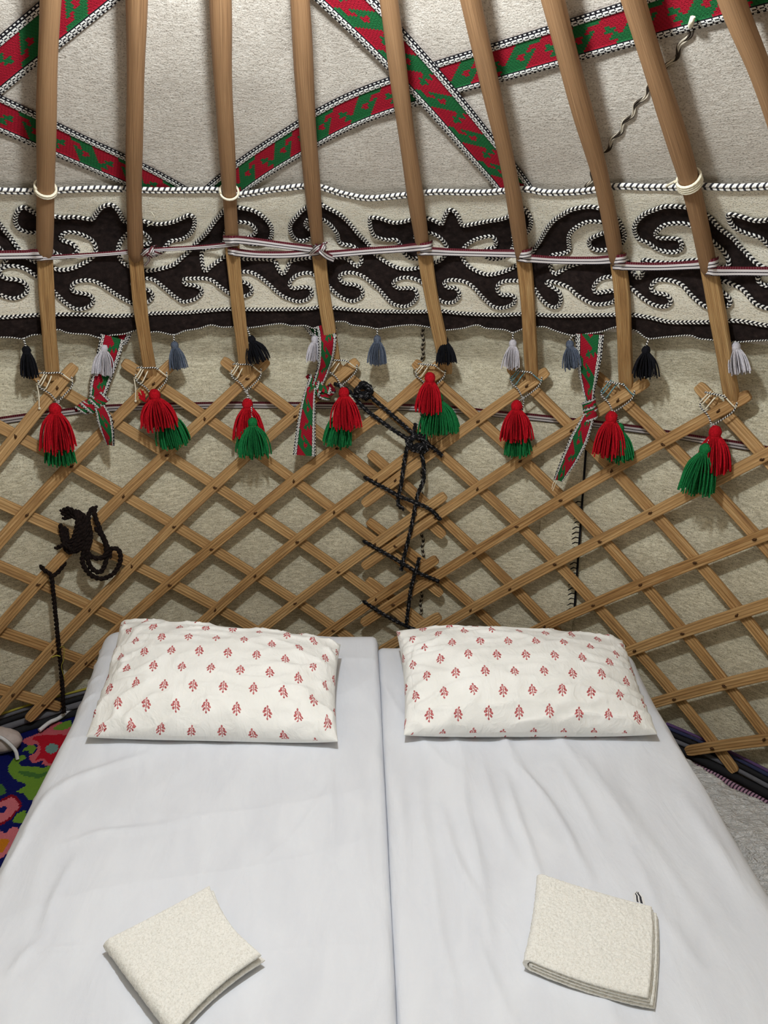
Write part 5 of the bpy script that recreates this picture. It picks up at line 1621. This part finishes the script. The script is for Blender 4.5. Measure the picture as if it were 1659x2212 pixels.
LG = thing('textile_roll', surf(-0.62, LCUM[0], 0.03), 'dark folded textile with a yellow piping behind the hanging rope', 'textile')
px_l = [(-120, 1640), (-40, 1600), (40, 1560), (110, 1530), (180, 1500), (240, 1470)]
for nm, z0, r, mt, d in (('fold', 0.018, 0.014, 'black_cloth', 0.008), ('fold', 0.042, 0.012, 'grey_cloth', 0.016), ('fold', 0.062, 0.009, 'black_cloth', 0.022), ('fold', 0.078, 0.007, 'grey_cloth', 0.028), ('piping', 0.090, 0.004, 'yellow_cloth', 0.026)):
    base_roll(LG, nm, px_l, z0, r, M[mt], d + 0.012)
# pale wrapped bundle and white cable by the rug
wp = on_plane(12, 1612, 0.03)
PB = thing('wrapped_bundle', (wp[0], wp[1], 0.012), 'pale pinkish wrapped bundle at the rug edge under the trellis', 'bundle')
mb = MB(); mb.blob((wp[0] - 0.03, wp[1] + 0.0, 0.052), (0.085, 0.045, 0.042), 20, 14, 0.03); mb.build('wrap', M['pale_wrap'], PB)
mb = MB(); mb.tube(catmull([(wp[0] - 0.10, wp[1] - 0.03, 0.075), (wp[0] - 0.05, wp[1] - 0.035, 0.10), (wp[0] + 0.01, wp[1] - 0.035, 0.09), (wp[0] + 0.05, wp[1] - 0.04, 0.05), (wp[0] + 0.06, wp[1] - 0.05, 0.02)], 6), 0.006, 6); mb.build('tie', M['white_cord'], PB)

# plastic-wrapped slab on the floor beside the bed
def plastic():
    n, k_ = 90, 330
    far = [on_plane(x, y, 0.10)[:2] for x, y in ((1470, 1622), (1490, 1634), (1560, 1680), (1620, 1710), (1659, 1730), (1760, 1790))]
    far = resample(catmull(np.hstack([np.array(far), np.zeros((len(far), 1))]), 5), 0.01)[:, :2]
    y0 = 0.45
    ys = np.linspace(0, 1, k_); us = np.linspace(0, 1, n)
    fx = np.interp(us, np.linspace(0, 1, len(far)), far[:, 0]); fy = np.interp(us, np.linspace(0, 1, len(far)), far[:, 1])
    X = np.empty((n, k_)); Y = np.empty((n, k_)); Z = np.empty((n, k_))
    for i in range(n):
        for j in range(k_):
            q = ys[j]
            X[i, j] = fx[i] * (1 - q) + (0.80 + us[i] * 0.42) * q
            Y[i, j] = fy[i] * (1 - q) + y0 * q
    X = np.maximum(X, rx(Y) + 0.004)
    e = np.minimum(np.arange(n)[:, None] * 0.0078, (n - 1 - np.arange(n))[:, None] * 0.0078) + 0 * X
    e2 = np.minimum(ys * 1.2, (1 - ys) * 1.2)[None] + 0 * X
    d = np.minimum(e + 0.03, e2)
    h = 0.10 * np.clip(1 - np.clip(1 - d / 0.05, 0, 1) ** 2, 0, 1) ** 0.5
    cr = np.array([[noise.noise(Vector((x * 9, y * 14, 1.0))) * 0.006 + (1 - abs(noise.noise(Vector((x * 16 + y * 5, y * 30, 4.0))))) ** 6 * 0.005 + noise.noise(Vector((x * 45, y * 60, 2.0))) * 0.001 for x, y in zip(rx_, ry_)] for rx_, ry_ in zip(X, Y)])
    ripple = np.array([[0.0034 * math.sin(y * 6.283 / 0.019 + 5 * noise.noise(Vector((x * 7, y * 5, 9.0)))) * max(0.0, 1.6 * noise.noise(Vector((x * 14, y * 6, 6.0))) + 0.3) for x, y in zip(rx_, ry_)] for rx_, ry_ in zip(X, Y)])
    Z = 0.012 + h + (cr + ripple) * np.clip(h / 0.05, 0, 1)
    root = thing('plastic_sheeting', (1.0, 1.3, 0), 'crinkled grey-white plastic sheeting over a low slab beside the bed', 'plastic sheeting')
    mb = MB(); mb.grid(np.stack([X, Y, Z], -1), np.stack([X, Y], -1))
    Zl = np.full_like(Z, 0.004); mb.grid(np.stack([X, Y, Zl], -1), np.stack([X, Y], -1), flip=True)
    for sl_ in (np.s_[0, :], np.s_[-1, :], np.s_[:, 0], np.s_[:, -1]):
        mb.grid(np.stack([np.column_stack([X[sl_], Y[sl_], Z[sl_]]), np.column_stack([X[sl_], Y[sl_], Zl[sl_]])], 1))
    mb.build('sheet_cover', M['plastic'], root)
plastic()

for o in bpy.data.objects:
    if '_org' in o: del o['_org']
